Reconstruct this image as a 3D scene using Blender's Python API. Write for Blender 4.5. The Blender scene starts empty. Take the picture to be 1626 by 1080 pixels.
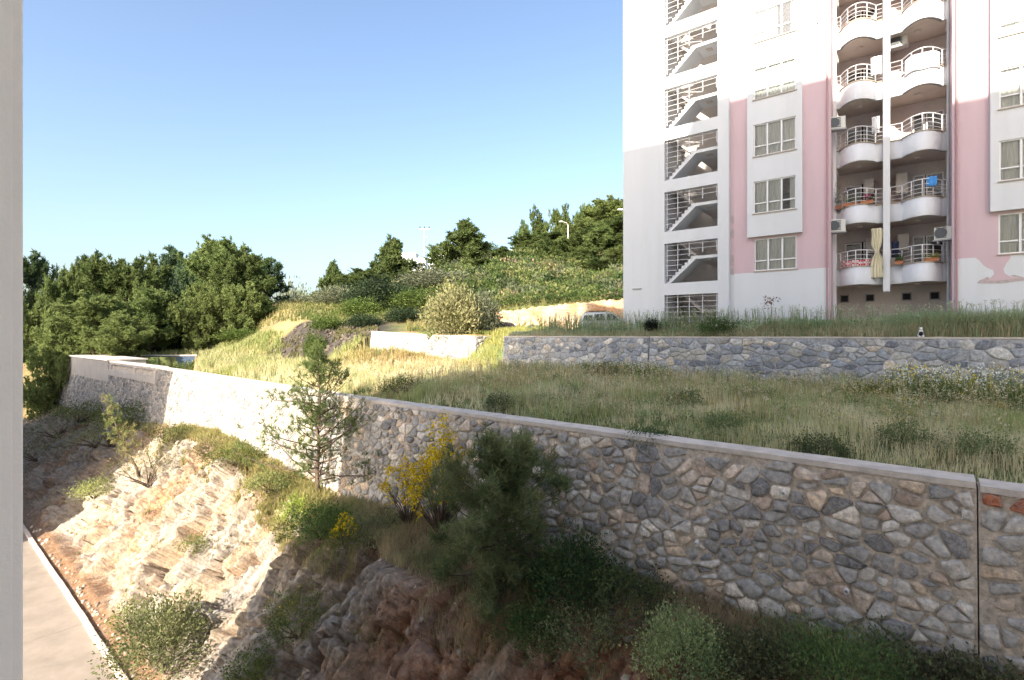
import bpy, bmesh, math, random
import numpy as np
from mathutils import Vector, Matrix
random.seed(7)
rng = np.random.default_rng(7)
R = math.radians
scene = bpy.context.scene
col = scene.collection

# ------------------------------------------------------------------ camera, sky, sun, exposure
cd = bpy.data.cameras.new('camera')
cam = bpy.data.objects.new('camera', cd)
col.objects.link(cam)
cd.sensor_width = 36.0
cd.lens = 18.0
cd.shift_y = -0.0055
cd.clip_start = 0.05
cd.clip_end = 6000
cam.location = (0, 0, 0)
cam.rotation_euler = (R(90), 0, 0)
scene.camera = cam

SUN_EL = 30.0
SH = Vector((0.449, 0.893, 0)).normalized()          # horizontal travel of the light
world = bpy.data.worlds.new("World")
scene.world = world
world.use_nodes = True
wn = world.node_tree
wn.nodes.clear()
sky = wn.nodes.new('ShaderNodeTexSky')
sky.sky_type = 'NISHITA'
sky.sun_disc = False
sky.sun_elevation = R(SUN_EL)
sky.sun_rotation = math.atan2(-SH.x, -SH.y)
sky.altitude = 50
sky.air_density = 1.0
sky.dust_density = 3.5
sky.ozone_density = 1.5
bg = wn.nodes.new('ShaderNodeBackground')
bg.inputs['Strength'].default_value = 0.15
wo = wn.nodes.new('ShaderNodeOutputWorld')
wn.links.new(sky.outputs[0], bg.inputs[0])
wn.links.new(bg.outputs[0], wo.inputs[0])
sl = bpy.data.lights.new('sun', 'SUN')
sl.energy = 5.0
sl.angle = R(0.5)
sl.color = (1.0, 0.90, 0.76)
so = bpy.data.objects.new('sun', sl)
col.objects.link(so)
light_dir = Vector((SH.x * math.cos(R(SUN_EL)), SH.y * math.cos(R(SUN_EL)), -math.sin(R(SUN_EL))))
so.rotation_euler = light_dir.to_track_quat('-Z', 'Y').to_euler()
so.location = (-20, -30, 60)
scene.view_settings.view_transform = 'Standard'
scene.view_settings.look = 'None'
scene.view_settings.gamma = 1
scene.view_settings.use_curve_mapping = False
scene.view_settings.exposure = 1.22
scene.cycles.max_bounces = 6
scene.cycles.diffuse_bounces = 3
scene.cycles.transparent_max_bounces = 8

# ------------------------------------------------------------------ frames
F = 813.0
D2 = np.array([-0.769, 0.639]); N2 = np.array([0.639, 0.769])     # street, lower wall, cliff
D1 = np.array([-0.7957, 0.6057]); N1 = np.array([0.6057, 0.7957])  # white building, upper wall
def px(x, y, Y): return ((x - 813) / F * Y, Y, (531 - y) / F * Y)
def P2(u, v): return (u * D2[0] + v * N2[0], u * D2[1] + v * N2[1])
def P1(u, v): return (u * D1[0] + v * N1[0], u * D1[1] + v * N1[1])
def uv2(X, Y): return X * D2[0] + Y * D2[1], X * N2[0] + Y * N2[1]
def uv1(X, Y): return X * D1[0] + Y * D1[1], X * N1[0] + Y * N1[1]
def sstep(a, b, x):
    t = np.clip((x - a) / (b - a), 0, 1)
    return t * t * (3 - 2 * t)

# ------------------------------------------------------------------ numpy noise
def _hash(ix, iy, iz, seed):
    h = (ix * 374761393 + iy * 668265263 + iz * 2147483647 + seed * 974634777) & 0xffffffff
    h = ((h ^ (h >> 13)) * 1274126177) & 0xffffffff
    h = ((h ^ (h >> 16)) * 2246822519) & 0xffffffff
    return ((h ^ (h >> 15)) & 0xffffff) / float(0xffffff)
def vnoise(x, y, z, seed=0):
    x = np.asarray(x, float); y = np.asarray(y, float) + 0 * x; z = np.asarray(z, float) + 0 * x
    ix = np.floor(x).astype(np.int64); iy = np.floor(y).astype(np.int64); iz = np.floor(z).astype(np.int64)
    fx = x - ix; fy = y - iy; fz = z - iz
    fx = fx * fx * (3 - 2 * fx); fy = fy * fy * (3 - 2 * fy); fz = fz * fz * (3 - 2 * fz)
    r = 0
    for a in (0, 1):
        for b in (0, 1):
            for c in (0, 1):
                w = (fx if a else 1 - fx) * (fy if b else 1 - fy) * (fz if c else 1 - fz)
                r = r + w * _hash(ix + a, iy + b, iz + c, seed)
    return r * 2 - 1
def fbm(x, y, z, o=4, seed=0, ridged=False):
    s = 0; a = 1; t = 0
    for i in range(o):
        n = vnoise(x * 2 ** i, y * 2 ** i, z * 2 ** i, seed + i * 17)
        if ridged: n = 1 - 2 * np.abs(n)
        s = s + a * n; t += a; a *= 0.5
    return s / t

# ------------------------------------------------------------------ materials
def mat(name, base=(0.5, 0.5, 0.5), rough=0.7, var=0.0, scale=3.0, bump=0.0, bscale=30.0, attr=None, metal=0.0,
        stain=None, stain_scale=0.6, stain_amt=0.5, spec=0.3, trans=0.0, stretch=(1, 1, 1), var2=None):
    m = bpy.data.materials.new(name); m.use_nodes = True
    nt = m.node_tree; nt.nodes.clear(); L = nt.links
    out = nt.nodes.new('ShaderNodeOutputMaterial')
    tc = nt.nodes.new('ShaderNodeTexCoord')
    mp = nt.nodes.new('ShaderNodeMapping'); mp.inputs['Scale'].default_value = stretch
    L.new(tc.outputs['Object'], mp.inputs[0])
    if attr:
        c = nt.nodes.new('ShaderNodeAttribute'); c.attribute_name = attr; csock = c.outputs['Color']
    else:
        c = nt.nodes.new('ShaderNodeRGB'); c.outputs[0].default_value = (*base, 1); csock = c.outputs[0]
    if var:
        n = nt.nodes.new('ShaderNodeTexNoise'); n.inputs['Scale'].default_value = scale
        n.inputs['Detail'].default_value = 6; n.inputs['Roughness'].default_value = 0.65
        L.new(mp.outputs[0], n.inputs['Vector'])
        mr = nt.nodes.new('ShaderNodeMapRange'); mr.inputs['From Min'].default_value = 0.3; mr.inputs['From Max'].default_value = 0.7
        mr.inputs['To Min'].default_value = 1 - var; mr.inputs['To Max'].default_value = 1 + var
        L.new(n.outputs[0], mr.inputs[0])
        mx = nt.nodes.new('ShaderNodeVectorMath'); mx.operation = 'SCALE'
        L.new(csock, mx.inputs[0]); L.new(mr.outputs[0], mx.inputs['Scale']); csock = mx.outputs[0]
    if stain:
        n = nt.nodes.new('ShaderNodeTexNoise'); n.inputs['Scale'].default_value = stain_scale
        n.inputs['Detail'].default_value = 8; n.inputs['Roughness'].default_value = 0.7
        L.new(mp.outputs[0], n.inputs['Vector'])
        cr = nt.nodes.new('ShaderNodeValToRGB'); cr.color_ramp.elements[0].position = 0.5; cr.color_ramp.elements[1].position = 0.72
        L.new(n.outputs[0], cr.inputs[0])
        mm = nt.nodes.new('ShaderNodeMath'); mm.operation = 'MULTIPLY'; mm.inputs[1].default_value = stain_amt
        L.new(cr.outputs[0], mm.inputs[0])
        mi = nt.nodes.new('ShaderNodeMix'); mi.data_type = 'RGBA'
        L.new(mm.outputs[0], mi.inputs[0]); L.new(csock, mi.inputs[6]); mi.inputs[7].default_value = (*stain, 1)
        csock = mi.outputs[2]
    if trans:
        d = nt.nodes.new('ShaderNodeBsdfPrincipled'); d.inputs['Roughness'].default_value = rough
        d.inputs['Specular IOR Level'].default_value = spec
        t = nt.nodes.new('ShaderNodeBsdfTranslucent')
        ms = nt.nodes.new('ShaderNodeMixShader'); ms.inputs[0].default_value = trans
        L.new(csock, d.inputs['Base Color']); L.new(csock, t.inputs['Color'])
        L.new(d.outputs[0], ms.inputs[1]); L.new(t.outputs[0], ms.inputs[2]); L.new(ms.outputs[0], out.inputs[0])
    else:
        d = nt.nodes.new('ShaderNodeBsdfPrincipled'); d.inputs['Roughness'].default_value = rough
        d.inputs['Metallic'].default_value = metal; d.inputs['Specular IOR Level'].default_value = spec
        L.new(csock, d.inputs['Base Color'])
        if bump:
            n = nt.nodes.new('ShaderNodeTexNoise'); n.inputs['Scale'].default_value = bscale
            n.inputs['Detail'].default_value = 8; n.inputs['Roughness'].default_value = 0.65
            L.new(mp.outputs[0], n.inputs['Vector'])
            b = nt.nodes.new('ShaderNodeBump'); b.inputs['Strength'].default_value = 1.0; b.inputs['Distance'].default_value = bump
            L.new(n.outputs[0], b.inputs['Height']); L.new(b.outputs[0], d.inputs['Normal'])
        L.new(d.outputs[0], out.inputs[0])
    return m

M = {}
M['white'] = mat('white_plaster', (0.69, 0.705, 0.73), 0.85, 0.035, 0.7, 0.004, 60, stain=(0.55, 0.54, 0.53), stain_scale=0.6, stain_amt=0.26, stretch=(1.2, 1.2, 0.16))
M['pink'] = mat('pink_plaster', (0.62, 0.465, 0.50), 0.85, 0.06, 0.8, 0.004, 60, stain=(0.58, 0.47, 0.48), stain_scale=0.9, stain_amt=0.4, stretch=(1.3, 1.3, 0.2))
M['ceil'] = mat('ceiling_plaster', (0.62, 0.57, 0.52), 0.9, 0.05, 0.8, stain=(0.36, 0.32, 0.28), stain_scale=1.2, stain_amt=0.4)
M['inner'] = mat('inner_plaster', (0.64, 0.60, 0.575), 0.9, 0.06, 0.8, stain=(0.3, 0.28, 0.26), stain_scale=1.2, stain_amt=0.4)
M['terracotta_wall'] = mat('red_brown_plaster', (0.36, 0.13, 0.10), 0.9, 0.08, 1.0)
M['peel'] = mat('peeled_plaster', (0.50, 0.42, 0.41), 0.95, 0.2, 9.0, 0.01, 30)
M['upvc'] = mat('white_upvc', (0.80, 0.80, 0.80), 0.35, 0.02, 3)
M['rail'] = mat('painted_metal_rail', (0.72, 0.71, 0.72), 0.4, 0.03, 3)
M['sill'] = mat('stone_sill', (0.50, 0.44, 0.38), 0.6, 0.1, 5)
M['lip'] = mat('tan_coping', (0.52, 0.42, 0.32), 0.7, 0.1, 5)
M['curtain'] = mat('net_curtain', (0.80, 0.79, 0.75), 0.9, 0.22, 6, stretch=(4.5, 4.5, 0.25))
M['dark'] = mat('dark_interior', (0.03, 0.03, 0.032), 0.8, 0.3, 2)
M['pipe'] = mat('pink_drainpipe', (0.45, 0.27, 0.28), 0.5, 0.05, 3)
M['gpipe'] = mat('grey_pipe', (0.35, 0.36, 0.38), 0.5, 0.05, 3)
M['ac'] = mat('appliance_white', (0.62, 0.61, 0.57), 0.5, 0.04, 3)
M['acdark'] = mat('grille_dark', (0.10, 0.11, 0.12), 0.6, 0.1, 3)
M['concrete'] = mat('concrete', (0.60, 0.54, 0.48), 0.9, 0.16, 2.2, 0.012, 25, stain=(0.24, 0.22, 0.2), stain_scale=1.6, stain_amt=0.55)
M['concrete_lt'] = mat('pale_concrete', (0.55, 0.50, 0.45), 0.9, 0.10, 1.2, 0.006, 25, stain=(0.38, 0.34, 0.3), stain_scale=0.7, stain_amt=0.4)
M['mortar'] = mat('mortar', (0.57, 0.50, 0.42), 0.95, 0.4, 9, 0.04, 14, stain=(0.18, 0.15, 0.12), stain_scale=1.5, stain_amt=0.5)
M['blue'] = mat('blue_pool_paint', (0.045, 0.075, 0.14), 0.6, 0.15, 2, stain=(0.2, 0.26, 0.34), stain_scale=1.0, stain_amt=0.4)
M['bark'] = mat('bark', (0.13, 0.095, 0.07), 0.95, 0.3, 8, 0.03, 12, stretch=(1, 1, 0.3))
M['palebark'] = mat('pale_bark', (0.32, 0.27, 0.21), 0.95, 0.25, 8, 0.02, 12, stretch=(1, 1, 0.3))
M['leaf'] = mat('foliage', attr='col', rough=0.8, spec=0.03, trans=0.38)
def obj_random(m):
    nt = m.node_tree; L = nt.links; oi = nt.nodes.new('ShaderNodeObjectInfo')
    mr = nt.nodes.new('ShaderNodeMapRange'); mr.inputs['To Min'].default_value = 0.8; mr.inputs['To Max'].default_value = 1.25
    L.new(oi.outputs['Random'], mr.inputs[0])
    at = [n for n in nt.nodes if n.type == 'ATTRIBUTE'][0]
    vm = nt.nodes.new('ShaderNodeVectorMath'); vm.operation = 'SCALE'; L.new(mr.outputs[0], vm.inputs['Scale'])
    outs = [l.to_socket for l in at.outputs['Color'].links]
    for t in outs: L.new(vm.outputs[0], t)
    L.new(at.outputs['Color'], vm.inputs[0])
obj_random(M['leaf'])
M['grassb'] = mat('grass_blades', attr='col', rough=0.8, spec=0.03, trans=0.45)
M['petal'] = mat('petals', attr='col', rough=0.7, spec=0.1, trans=0.25)
M['jamb'] = mat('beige_render', (0.96, 0.87, 0.78), 0.8, 0.03, 4, 0.002, 80)
M['tile'] = mat('roof_tile', (0.40, 0.17, 0.10), 0.8, 0.2, 6)
M['galv'] = mat('galvanised_steel', (0.55, 0.56, 0.57), 0.45, 0.05, 3, metal=0.4)
M['rubber'] = mat('rubber', (0.02, 0.02, 0.02), 0.8)
M['wood'] = mat('brown_wood', (0.20, 0.10, 0.06), 0.6, 0.2, 5, stretch=(1, 1, 0.2))
M['clay'] = mat('clay_pot', (0.42, 0.17, 0.09), 0.8, 0.1, 6)
def glass(name, c, rough=0.04):
    m = bpy.data.materials.new(name); m.use_nodes = True; nt = m.node_tree; nt.nodes.clear()
    o = nt.nodes.new('ShaderNodeOutputMaterial'); t = nt.nodes.new('ShaderNodeBsdfTransparent'); g = nt.nodes.new('ShaderNodeBsdfGlossy')
    fr = nt.nodes.new('ShaderNodeFresnel'); fr.inputs[0].default_value = 1.55
    a = nt.nodes.new('ShaderNodeMath'); a.operation = 'ADD'; a.inputs[1].default_value = 0.03
    mx = nt.nodes.new('ShaderNodeMixShader'); t.inputs[0].default_value = (*c, 1); g.inputs['Roughness'].default_value = rough
    nt.links.new(fr.outputs[0], a.inputs[0]); nt.links.new(a.outputs[0], mx.inputs[0])
    nt.links.new(t.outputs[0], mx.inputs[1]); nt.links.new(g.outputs[0], mx.inputs[2]); nt.links.new(mx.outputs[0], o.inputs[0])
    return m
M['glass'] = glass('window_glass', (0.95, 0.97, 0.97))

# stone, with pale calcite veins and blotches over each stone's own colour
def stone_mat():
    m = mat('wall_stone', attr='col', rough=0.9, var=0.5, scale=9, bump=0.03, bscale=16)
    nt = m.node_tree; L = nt.links
    bs = [n for n in nt.nodes if n.type == 'BSDF_PRINCIPLED'][0]
    src = bs.inputs['Base Color'].links[0].from_socket
    tc = [n for n in nt.nodes if n.type == 'TEX_COORD'][0]
    w = nt.nodes.new('ShaderNodeTexNoise'); w.inputs['Scale'].default_value = 3.2; w.inputs['Detail'].default_value = 9
    w.inputs['Roughness'].default_value = 0.75; w.inputs['Distortion'].default_value = 1.2
    L.new(tc.outputs['Object'], w.inputs['Vector'])
    cr = nt.nodes.new('ShaderNodeValToRGB'); e = cr.color_ramp.elements
    e[0].position = 0.475; e[0].color = (0, 0, 0, 1); e[1].position = 0.5; e[1].color = (1, 1, 1, 1)
    x = cr.color_ramp.elements.new(0.525); x.color = (0, 0, 0, 1)
    L.new(w.outputs[0], cr.inputs[0])
    w2 = nt.nodes.new('ShaderNodeTexNoise'); w2.inputs['Scale'].default_value = 11; w2.inputs['Detail'].default_value = 6; w2.inputs['Roughness'].default_value = 0.8
    L.new(tc.outputs['Object'], w2.inputs['Vector'])
    c2 = nt.nodes.new('ShaderNodeValToRGB'); c2.color_ramp.elements[0].position = 0.56; c2.color_ramp.elements[1].position = 0.66
    L.new(w2.outputs[0], c2.inputs[0])
    ad = nt.nodes.new('ShaderNodeMath'); ad.operation = 'MAXIMUM'
    L.new(cr.outputs[0], ad.inputs[0]); L.new(c2.outputs[0], ad.inputs[1])
    ml = nt.nodes.new('ShaderNodeMath'); ml.operation = 'MULTIPLY'; ml.inputs[1].default_value = 0.6
    L.new(ad.outputs[0], ml.inputs[0])
    mi = nt.nodes.new('ShaderNodeMix'); mi.data_type = 'RGBA'; mi.inputs[7].default_value = (0.50, 0.48, 0.45, 1)
    L.new(ml.outputs[0], mi.inputs[0]); L.new(src, mi.inputs[6]); L.new(mi.outputs[2], bs.inputs['Base Color'])
    return m
M['stone'] = stone_mat()
def rock_mat(name):
    m = mat(name, attr='col', rough=0.9, var=0.34, scale=6, bump=0.06, bscale=12.0)
    nt = m.node_tree; L = nt.links
    bs = [n for n in nt.nodes if n.type == 'BSDF_PRINCIPLED'][0]
    src = bs.inputs['Base Color'].links[0].from_socket
    tc = [n for n in nt.nodes if n.type == 'TEX_COORD'][0]
    w = nt.nodes.new('ShaderNodeTexNoise'); w.inputs['Scale'].default_value = 5.5; w.inputs['Detail'].default_value = 9; w.inputs['Roughness'].default_value = 0.8
    L.new(tc.outputs['Object'], w.inputs['Vector'])
    c2 = nt.nodes.new('ShaderNodeValToRGB'); c2.color_ramp.elements[0].position = 0.52; c2.color_ramp.elements[1].position = 0.62
    L.new(w.outputs[0], c2.inputs[0])
    ml = nt.nodes.new('ShaderNodeMath'); ml.operation = 'MULTIPLY'; ml.inputs[1].default_value = 0.4
    L.new(c2.outputs[0], ml.inputs[0])
    mi = nt.nodes.new('ShaderNodeMix'); mi.data_type = 'RGBA'; mi.inputs[7].default_value = (0.47, 0.43, 0.38, 1)
    L.new(ml.outputs[0], mi.inputs[0]); L.new(src, mi.inputs[6]); L.new(mi.outputs[2], bs.inputs['Base Color'])
    return m
M['rock'] = rock_mat('cliff_rock')
M['soil'] = mat('soil', attr='col', rough=0.95, var=0.25, scale=1.5, bump=0.05, bscale=6)

# ------------------------------------------------------------------ object helpers
def tag(o, label=None, cat=None, group=None, kind=None):
    if label: o['label'] = label
    if cat: o['category'] = cat
    if group: o['group'] = group
    if kind: o['kind'] = kind
    return o
def empty(name, loc=(0, 0, 0), rz=0.0):
    o = bpy.data.objects.new(name, None); col.objects.link(o)
    o.location = loc; o.rotation_euler = (0, 0, rz); o.empty_display_size = 0.2
    return o
def copy_tree(o, parent=None):
    c = o.copy(); col.objects.link(c)
    if parent is not None: c.parent = parent
    for ch in [x for x in bpy.data.objects if x.parent == o]: copy_tree(ch, c)
    return c
def np_mesh(name, verts, faces, m, parent=None, colr=None, smooth=False, loc=None):
    """verts (n,3) array; faces: list of index arrays (k, nside)"""
    me = bpy.data.meshes.new(name)
    if not isinstance(faces, list): faces = [faces]
    faces = [np.asarray(f, dtype=np.int32) for f in faces if len(f)]
    nl = sum(f.size for f in faces); nf = sum(len(f) for f in faces)
    me.vertices.add(len(verts)); me.vertices.foreach_set('co', np.asarray(verts, dtype=np.float32).ravel())
    me.loops.add(nl); me.polygons.add(nf)
    me.loops.foreach_set('vertex_index', np.concatenate([f.ravel() for f in faces]))
    tot = np.concatenate([np.full(len(f), f.shape[1], dtype=np.int32) for f in faces])
    me.polygons.foreach_set('loop_start', np.concatenate([[0], np.cumsum(tot)[:-1]]).astype(np.int32))
    me.polygons.foreach_set('loop_total', tot)
    if colr is not None:
        a = me.color_attributes.new('col', 'FLOAT_COLOR', 'POINT')
        c4 = np.ones((len(verts), 4), dtype=np.float32); c4[:, :3] = colr
        a.data.foreach_set('color', c4.ravel())
    me.update(calc_edges=True); me.validate()
    if smooth: me.polygons.foreach_set('use_smooth', np.ones(nf, dtype=bool))
    if m is not None: me.materials.append(m)
    o = bpy.data.objects.new(name, me); col.objects.link(o)
    if parent is not None: o.parent = parent
    if loc is not None: o.location = loc
    return o
class MB:
    def __init__(s): s.v = []; s.f = []
    def add(s, vs, fs):
        b = len(s.v); s.v += [tuple(p) for p in vs]; s.f += [tuple(i + b for i in f) for f in fs]
    def box(s, x0, x1, y0, y1, z0, z1):
        s.add([(x0, y0, z0), (x1, y0, z0), (x1, y1, z0), (x0, y1, z0), (x0, y0, z1), (x1, y0, z1), (x1, y1, z1), (x0, y1, z1)],
              [(0, 3, 2, 1), (4, 5, 6, 7), (0, 1, 5, 4), (1, 2, 6, 5), (2, 3, 7, 6), (3, 0, 4, 7)])
        return s
    def bar(s, p, q, r=0.02, n=6):
        p = Vector(p); q = Vector(q); return s.tube([p, q], [r, r], n)
    def tube(s, pts, rad, n=6, cap=True):
        pts = [Vector(p) for p in pts]; base = len(s.v)
        for i, p in enumerate(pts):
            d = (pts[min(i + 1, len(pts) - 1)] - pts[max(i - 1, 0)])
            if d.length < 1e-9: d = Vector((0, 0, 1))
            d.normalize()
            a = d.orthogonal().normalized() if abs(d.z) > 0.99 else Vector((0, 0, 1)).cross(d).normalized()
            b = d.cross(a)
            for k in range(n):
                t = 2 * math.pi * k / n
                s.v.append(tuple(p + (a * math.cos(t) + b * math.sin(t)) * rad[i]))
        for i in range(len(pts) - 1):
            for k in range(n):
                s.f.append((base + i * n + k, base + i * n + (k + 1) % n, base + (i + 1) * n + (k + 1) % n, base + (i + 1) * n + k))
        if cap:
            s.f.append(tuple(base + k for k in range(n))[::-1]); s.f.append(tuple(base + (len(pts) - 1) * n + k for k in range(n)))
        return s
    def prism(s, poly, z0, z1):
        n = len(poly)
        s.add([(x, y, z0) for x, y in poly] + [(x, y, z1) for x, y in poly],
              [tuple(range(n))[::-1], tuple(range(n, 2 * n))] + [(i, (i + 1) % n, n + (i + 1) % n, n + i) for i in range(n)])
        return s
    def build(s, name, m, parent=None, bevel=0, smooth=False, loc=None, rz=None):
        me = bpy.data.meshes.new(name); me.from_pydata(s.v, [], s.f); me.update()
        bm = bmesh.new(); bm.from_mesh(me); bmesh.ops.recalc_face_normals(bm, faces=bm.faces)
        if bevel:
            bmesh.ops.bevel(bm, geom=bm.edges[:], offset=bevel, segments=2, affect='EDGES', profile=0.5)
        bm.to_mesh(me); bm.free()
        if smooth: me.polygons.foreach_set('use_smooth', [True] * len(me.polygons))
        me.materials.append(m)
        o = bpy.data.objects.new(name, me); col.objects.link(o)
        if parent is not None: o.parent = parent
        if loc is not None: o.location = loc
        if rz is not None: o.rotation_euler = (0, 0, rz)
        return o

# ------------------------------------------------------------------ terrain height
TX = np.array([-900, 0, 150, 300, 450, 560, 650, 745, 850, 990, 2600.0])
TY = np.array([5, 30, 37, 42, 45.5, 50, 60, 80, 110, 160, 260, 500, 3500.0])
TP = {  # ground height at the depths of TY
 -900: [-5, -5, -5, -5, -5, -5, -5, -4, -2, 2, 2, -5, -30],
 0:    [-2.3, -2.3, -2.3, -2.3, -2.3, -2.3, -2.3, -2.3, 0, 4, 3, -5, -30],
 150:  [-2.3, -2.3, -2.3, -2.3, -2.3, -2.3, -2.2, -1.5, 2, 6, 4, -5, -30],
 300:  [-2.3, -2.3, -2.3, -2.3, -2.3, -2.2, -1.4, 0.5, 4, 8, 6, -5, -30],
 450:  [-2.3, -2.3, -2.3, -2.1, -1.5, 1.2, 2.9, 5.2, 8.0, 11, 9, -5, -30],
 560:  [-0.2, -0.6, -0.5, -0.2, -0.1, 1.0, 3.0, 6.0, 10.0, 15.5, 16, 0, -30],
 650:  [-0.15, -0.1, 0, 0.2, 0.4, 1.3, 3.0, 6.5, 12.5, 20, 27, 10, -30],
 745:  [-0.15, -0.15, -0.05, 0.1, 0.3, 1.6, 4.0, 9.0, 15.5, 23, 32, 20, -30],
 850:  [-0.15, -0.15, -0.1, 0, 0.25, 2.9, 4.8, 10.0, 17.5, 29, 38, 30, -30],
 990:  [-0.15, -0.15, -0.1, 0, 0.25, 3.2, 5.2, 10.0, 18.4, 34, 48, 40, -30],
 2600: [-0.15, -0.15, -0.15, -0.1, 0, 2, 6, 12, 20, 36, 50, 40, -30]}
TT = np.array([TP[int(k)] for k in TX])
def table(X, Y):
    Yc = np.maximum(Y, 5.0); xp = np.clip(X / Yc * F + 813, TX[0], TX[-1])
    i = np.clip(np.searchsorted(TX, xp) - 1, 0, len(TX) - 2); a = (xp - TX[i]) / (TX[i + 1] - TX[i])
    j = np.clip(np.searchsorted(TY, Yc) - 1, 0, len(TY) - 2); b = np.clip((Yc - TY[j]) / (TY[j + 1] - TY[j]), 0, 1)
    a = a * a * (3 - 2 * a)
    return (TT[i, j] * (1 - a) + TT[i + 1, j] * a) * (1 - b) + (TT[i, j + 1] * (1 - a) + TT[i + 1, j + 1] * a) * b
UW_V = 25.7            # upper wall front face, top
def ground(X, Y):
    X = np.asarray(X, float); Y = np.asarray(Y, float)
    u2, v2 = uv2(X, Y); u1, v1 = uv1(X, Y)
    low = -2.36 + 0.10 * fbm(X * 0.25, Y * 0.25, 0, 3, 5) + 0 * X
    low = low - 0.36 * (1 - sstep(12.2, 14.5, v2))
    mound = 1.1 * np.exp(-(((X + 9.0) / 3.2) ** 2 + ((Y - 36.5) / 3.2) ** 2))
    low = low + mound
    low = low + 1.4 * np.exp(-(((X + 24.0) / 5.0) ** 2 + ((Y - 55) / 3.0) ** 2))
    up = table(X, Y)
    b = np.where(u1 < 20.2, (v1 > 26.0) * 1.0,
        np.where(u1 < 24.6, sstep(25.9, 30.5, v1),
        np.where(u1 < 36.1, (v1 > 27.95) * 1.0,
        sstep(0, 1, (v1 - np.interp(u1, [36, 50, 60], [24, 24, 22])) / np.interp(u1, [36, 46, 60], [3.5, 3.5, 12])))))
    h = low * (1 - b) + up * b
    rough = 0.04 * np.clip(np.hypot(X, Y) / 30, 0, 8)
    h = h + b * rough * fbm(X * 0.12, Y * 0.12, 0, 4, 9) * 2
    far_low = -7.3 + np.clip((v2 - 9) * 0.2, -0.4, 4.6)
    h = np.where((Y < 54.35) & (X < -.622 * Y) & (v2 > 12.3) & (u2 < 62), -3.8, h)
    e = sstep(75.5, 80, u2)
    h = h * (1 - e) + np.minimum(h, far_low) * e
    h = np.where((v2 < 12.05) & (u2 < 76), -11.4, h)
    h = np.where(v2 < 4.2, -11.4, h)
    return h
def gz(X, Y): return float(ground(np.array([X]), np.array([Y]))[0])

def build_ground():
    az = np.concatenate([np.linspace(-180, -62, 30)[:-1], np.linspace(-62, 58, 620), np.linspace(58, 180, 30)[1:]])
    rr = np.concatenate([np.geomspace(3, 18, 40)[:-1], np.geomspace(18, 75, 300)[:-1], np.geomspace(75, 3200, 150)])
    A, RR = np.meshgrid(np.radians(az), rr, indexing='ij')
    X = RR * np.sin(A); Y = RR * np.cos(A)
    Z = np.where(Y > 3, ground(X, np.maximum(Y, 3)), -11.4)
    n, m = X.shape
    V = np.stack([X, Y, Z], -1).reshape(-1, 3)
    idx = np.arange(n * m).reshape(n, m)
    q = np.stack([idx[:-1, :-1], idx[:-1, 1:], idx[1:, 1:], idx[1:, :-1]], -1).reshape(-1, 4)
    x = V[:, 0]; y = V[:, 1]
    n1 = fbm(x * 0.15, y * 0.15, 0, 4, 21); n2 = fbm(x * 0.9, y * 0.9, 0, 3, 33)
    green = np.array([0.10, 0.13, 0.04]); straw = np.array([0.34, 0.26, 0.12]); soil = np.array([0.26, 0.17, 0.10])
    w = np.clip(0.5 + n1 * 1.3, 0, 1)[:, None]; c = green * w + straw * (1 - w)
    s = np.clip(n2 * 1.5 - 0.1, 0, 1)[:, None]; c = c * (1 - s) + soil * s
    xp = 813 + F * x / np.maximum(y, 1); bank_shade = (sstep(425, 460, xp) * (1 - sstep(600, 650, xp)) * sstep(43, 44.5, y) * (1 - sstep(50, 52, y)))[:, None]
    c = c * (1 - bank_shade) + np.array([0.075, 0.065, 0.055]) * (0.8 + n2[:, None] * .5) * bank_shade  # shade over the rubble bank is put into the soil colour
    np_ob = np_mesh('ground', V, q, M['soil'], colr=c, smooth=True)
    tag(np_ob, kind='structure')
build_ground()

# ------------------------------------------------------------------ street and kerb
def strip(name, m, u0, u1, v0, v1, z0, z1, label=None):
    mb = MB(); p = [P2(u0, v0), P2(u1, v0), P2(u1, v1), P2(u0, v1)]
    mb.prism(p, z0, z1); return mb.build(name, m)
mb = MB()
for k in range(-6, 30):
    u0 = k * 5.0; mb.prism([P2(u0, -30), P2(u0 + 4.985, -30), P2(u0 + 4.985, 4.53), P2(u0, 4.53)], -11.25, -11.0)
M['street'] = mat('street_concrete', (0.27, 0.23, 0.19), 0.9, 0.22, 0.8, 0.006, 30, stain=(0.36, 0.29, 0.23), stain_scale=0.35, stain_amt=0.6)
tag(mb.build('street', M['street']), kind='structure')
mb = MB()
for k in range(-30, 120):
    j = random.uniform(-0.012, 0.012)
    mb.prism([P2(k, 4.53 + j), P2(k + 0.985, 4.53 + j), P2(k + 0.985, 4.70 + j), P2(k, 4.70 + j)], -11.25, -10.87 + random.uniform(-0.01, 0.01))
M['kerbm'] = mat('kerb_stone', (0.60, 0.50, 0.43), 0.85, 0.12, 2, stain=(0.35, 0.28, 0.22), stain_scale=1.5, stain_amt=0.6)
tag(mb.build('kerb', M['kerbm'], bevel=0.02), kind='structure')

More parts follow.
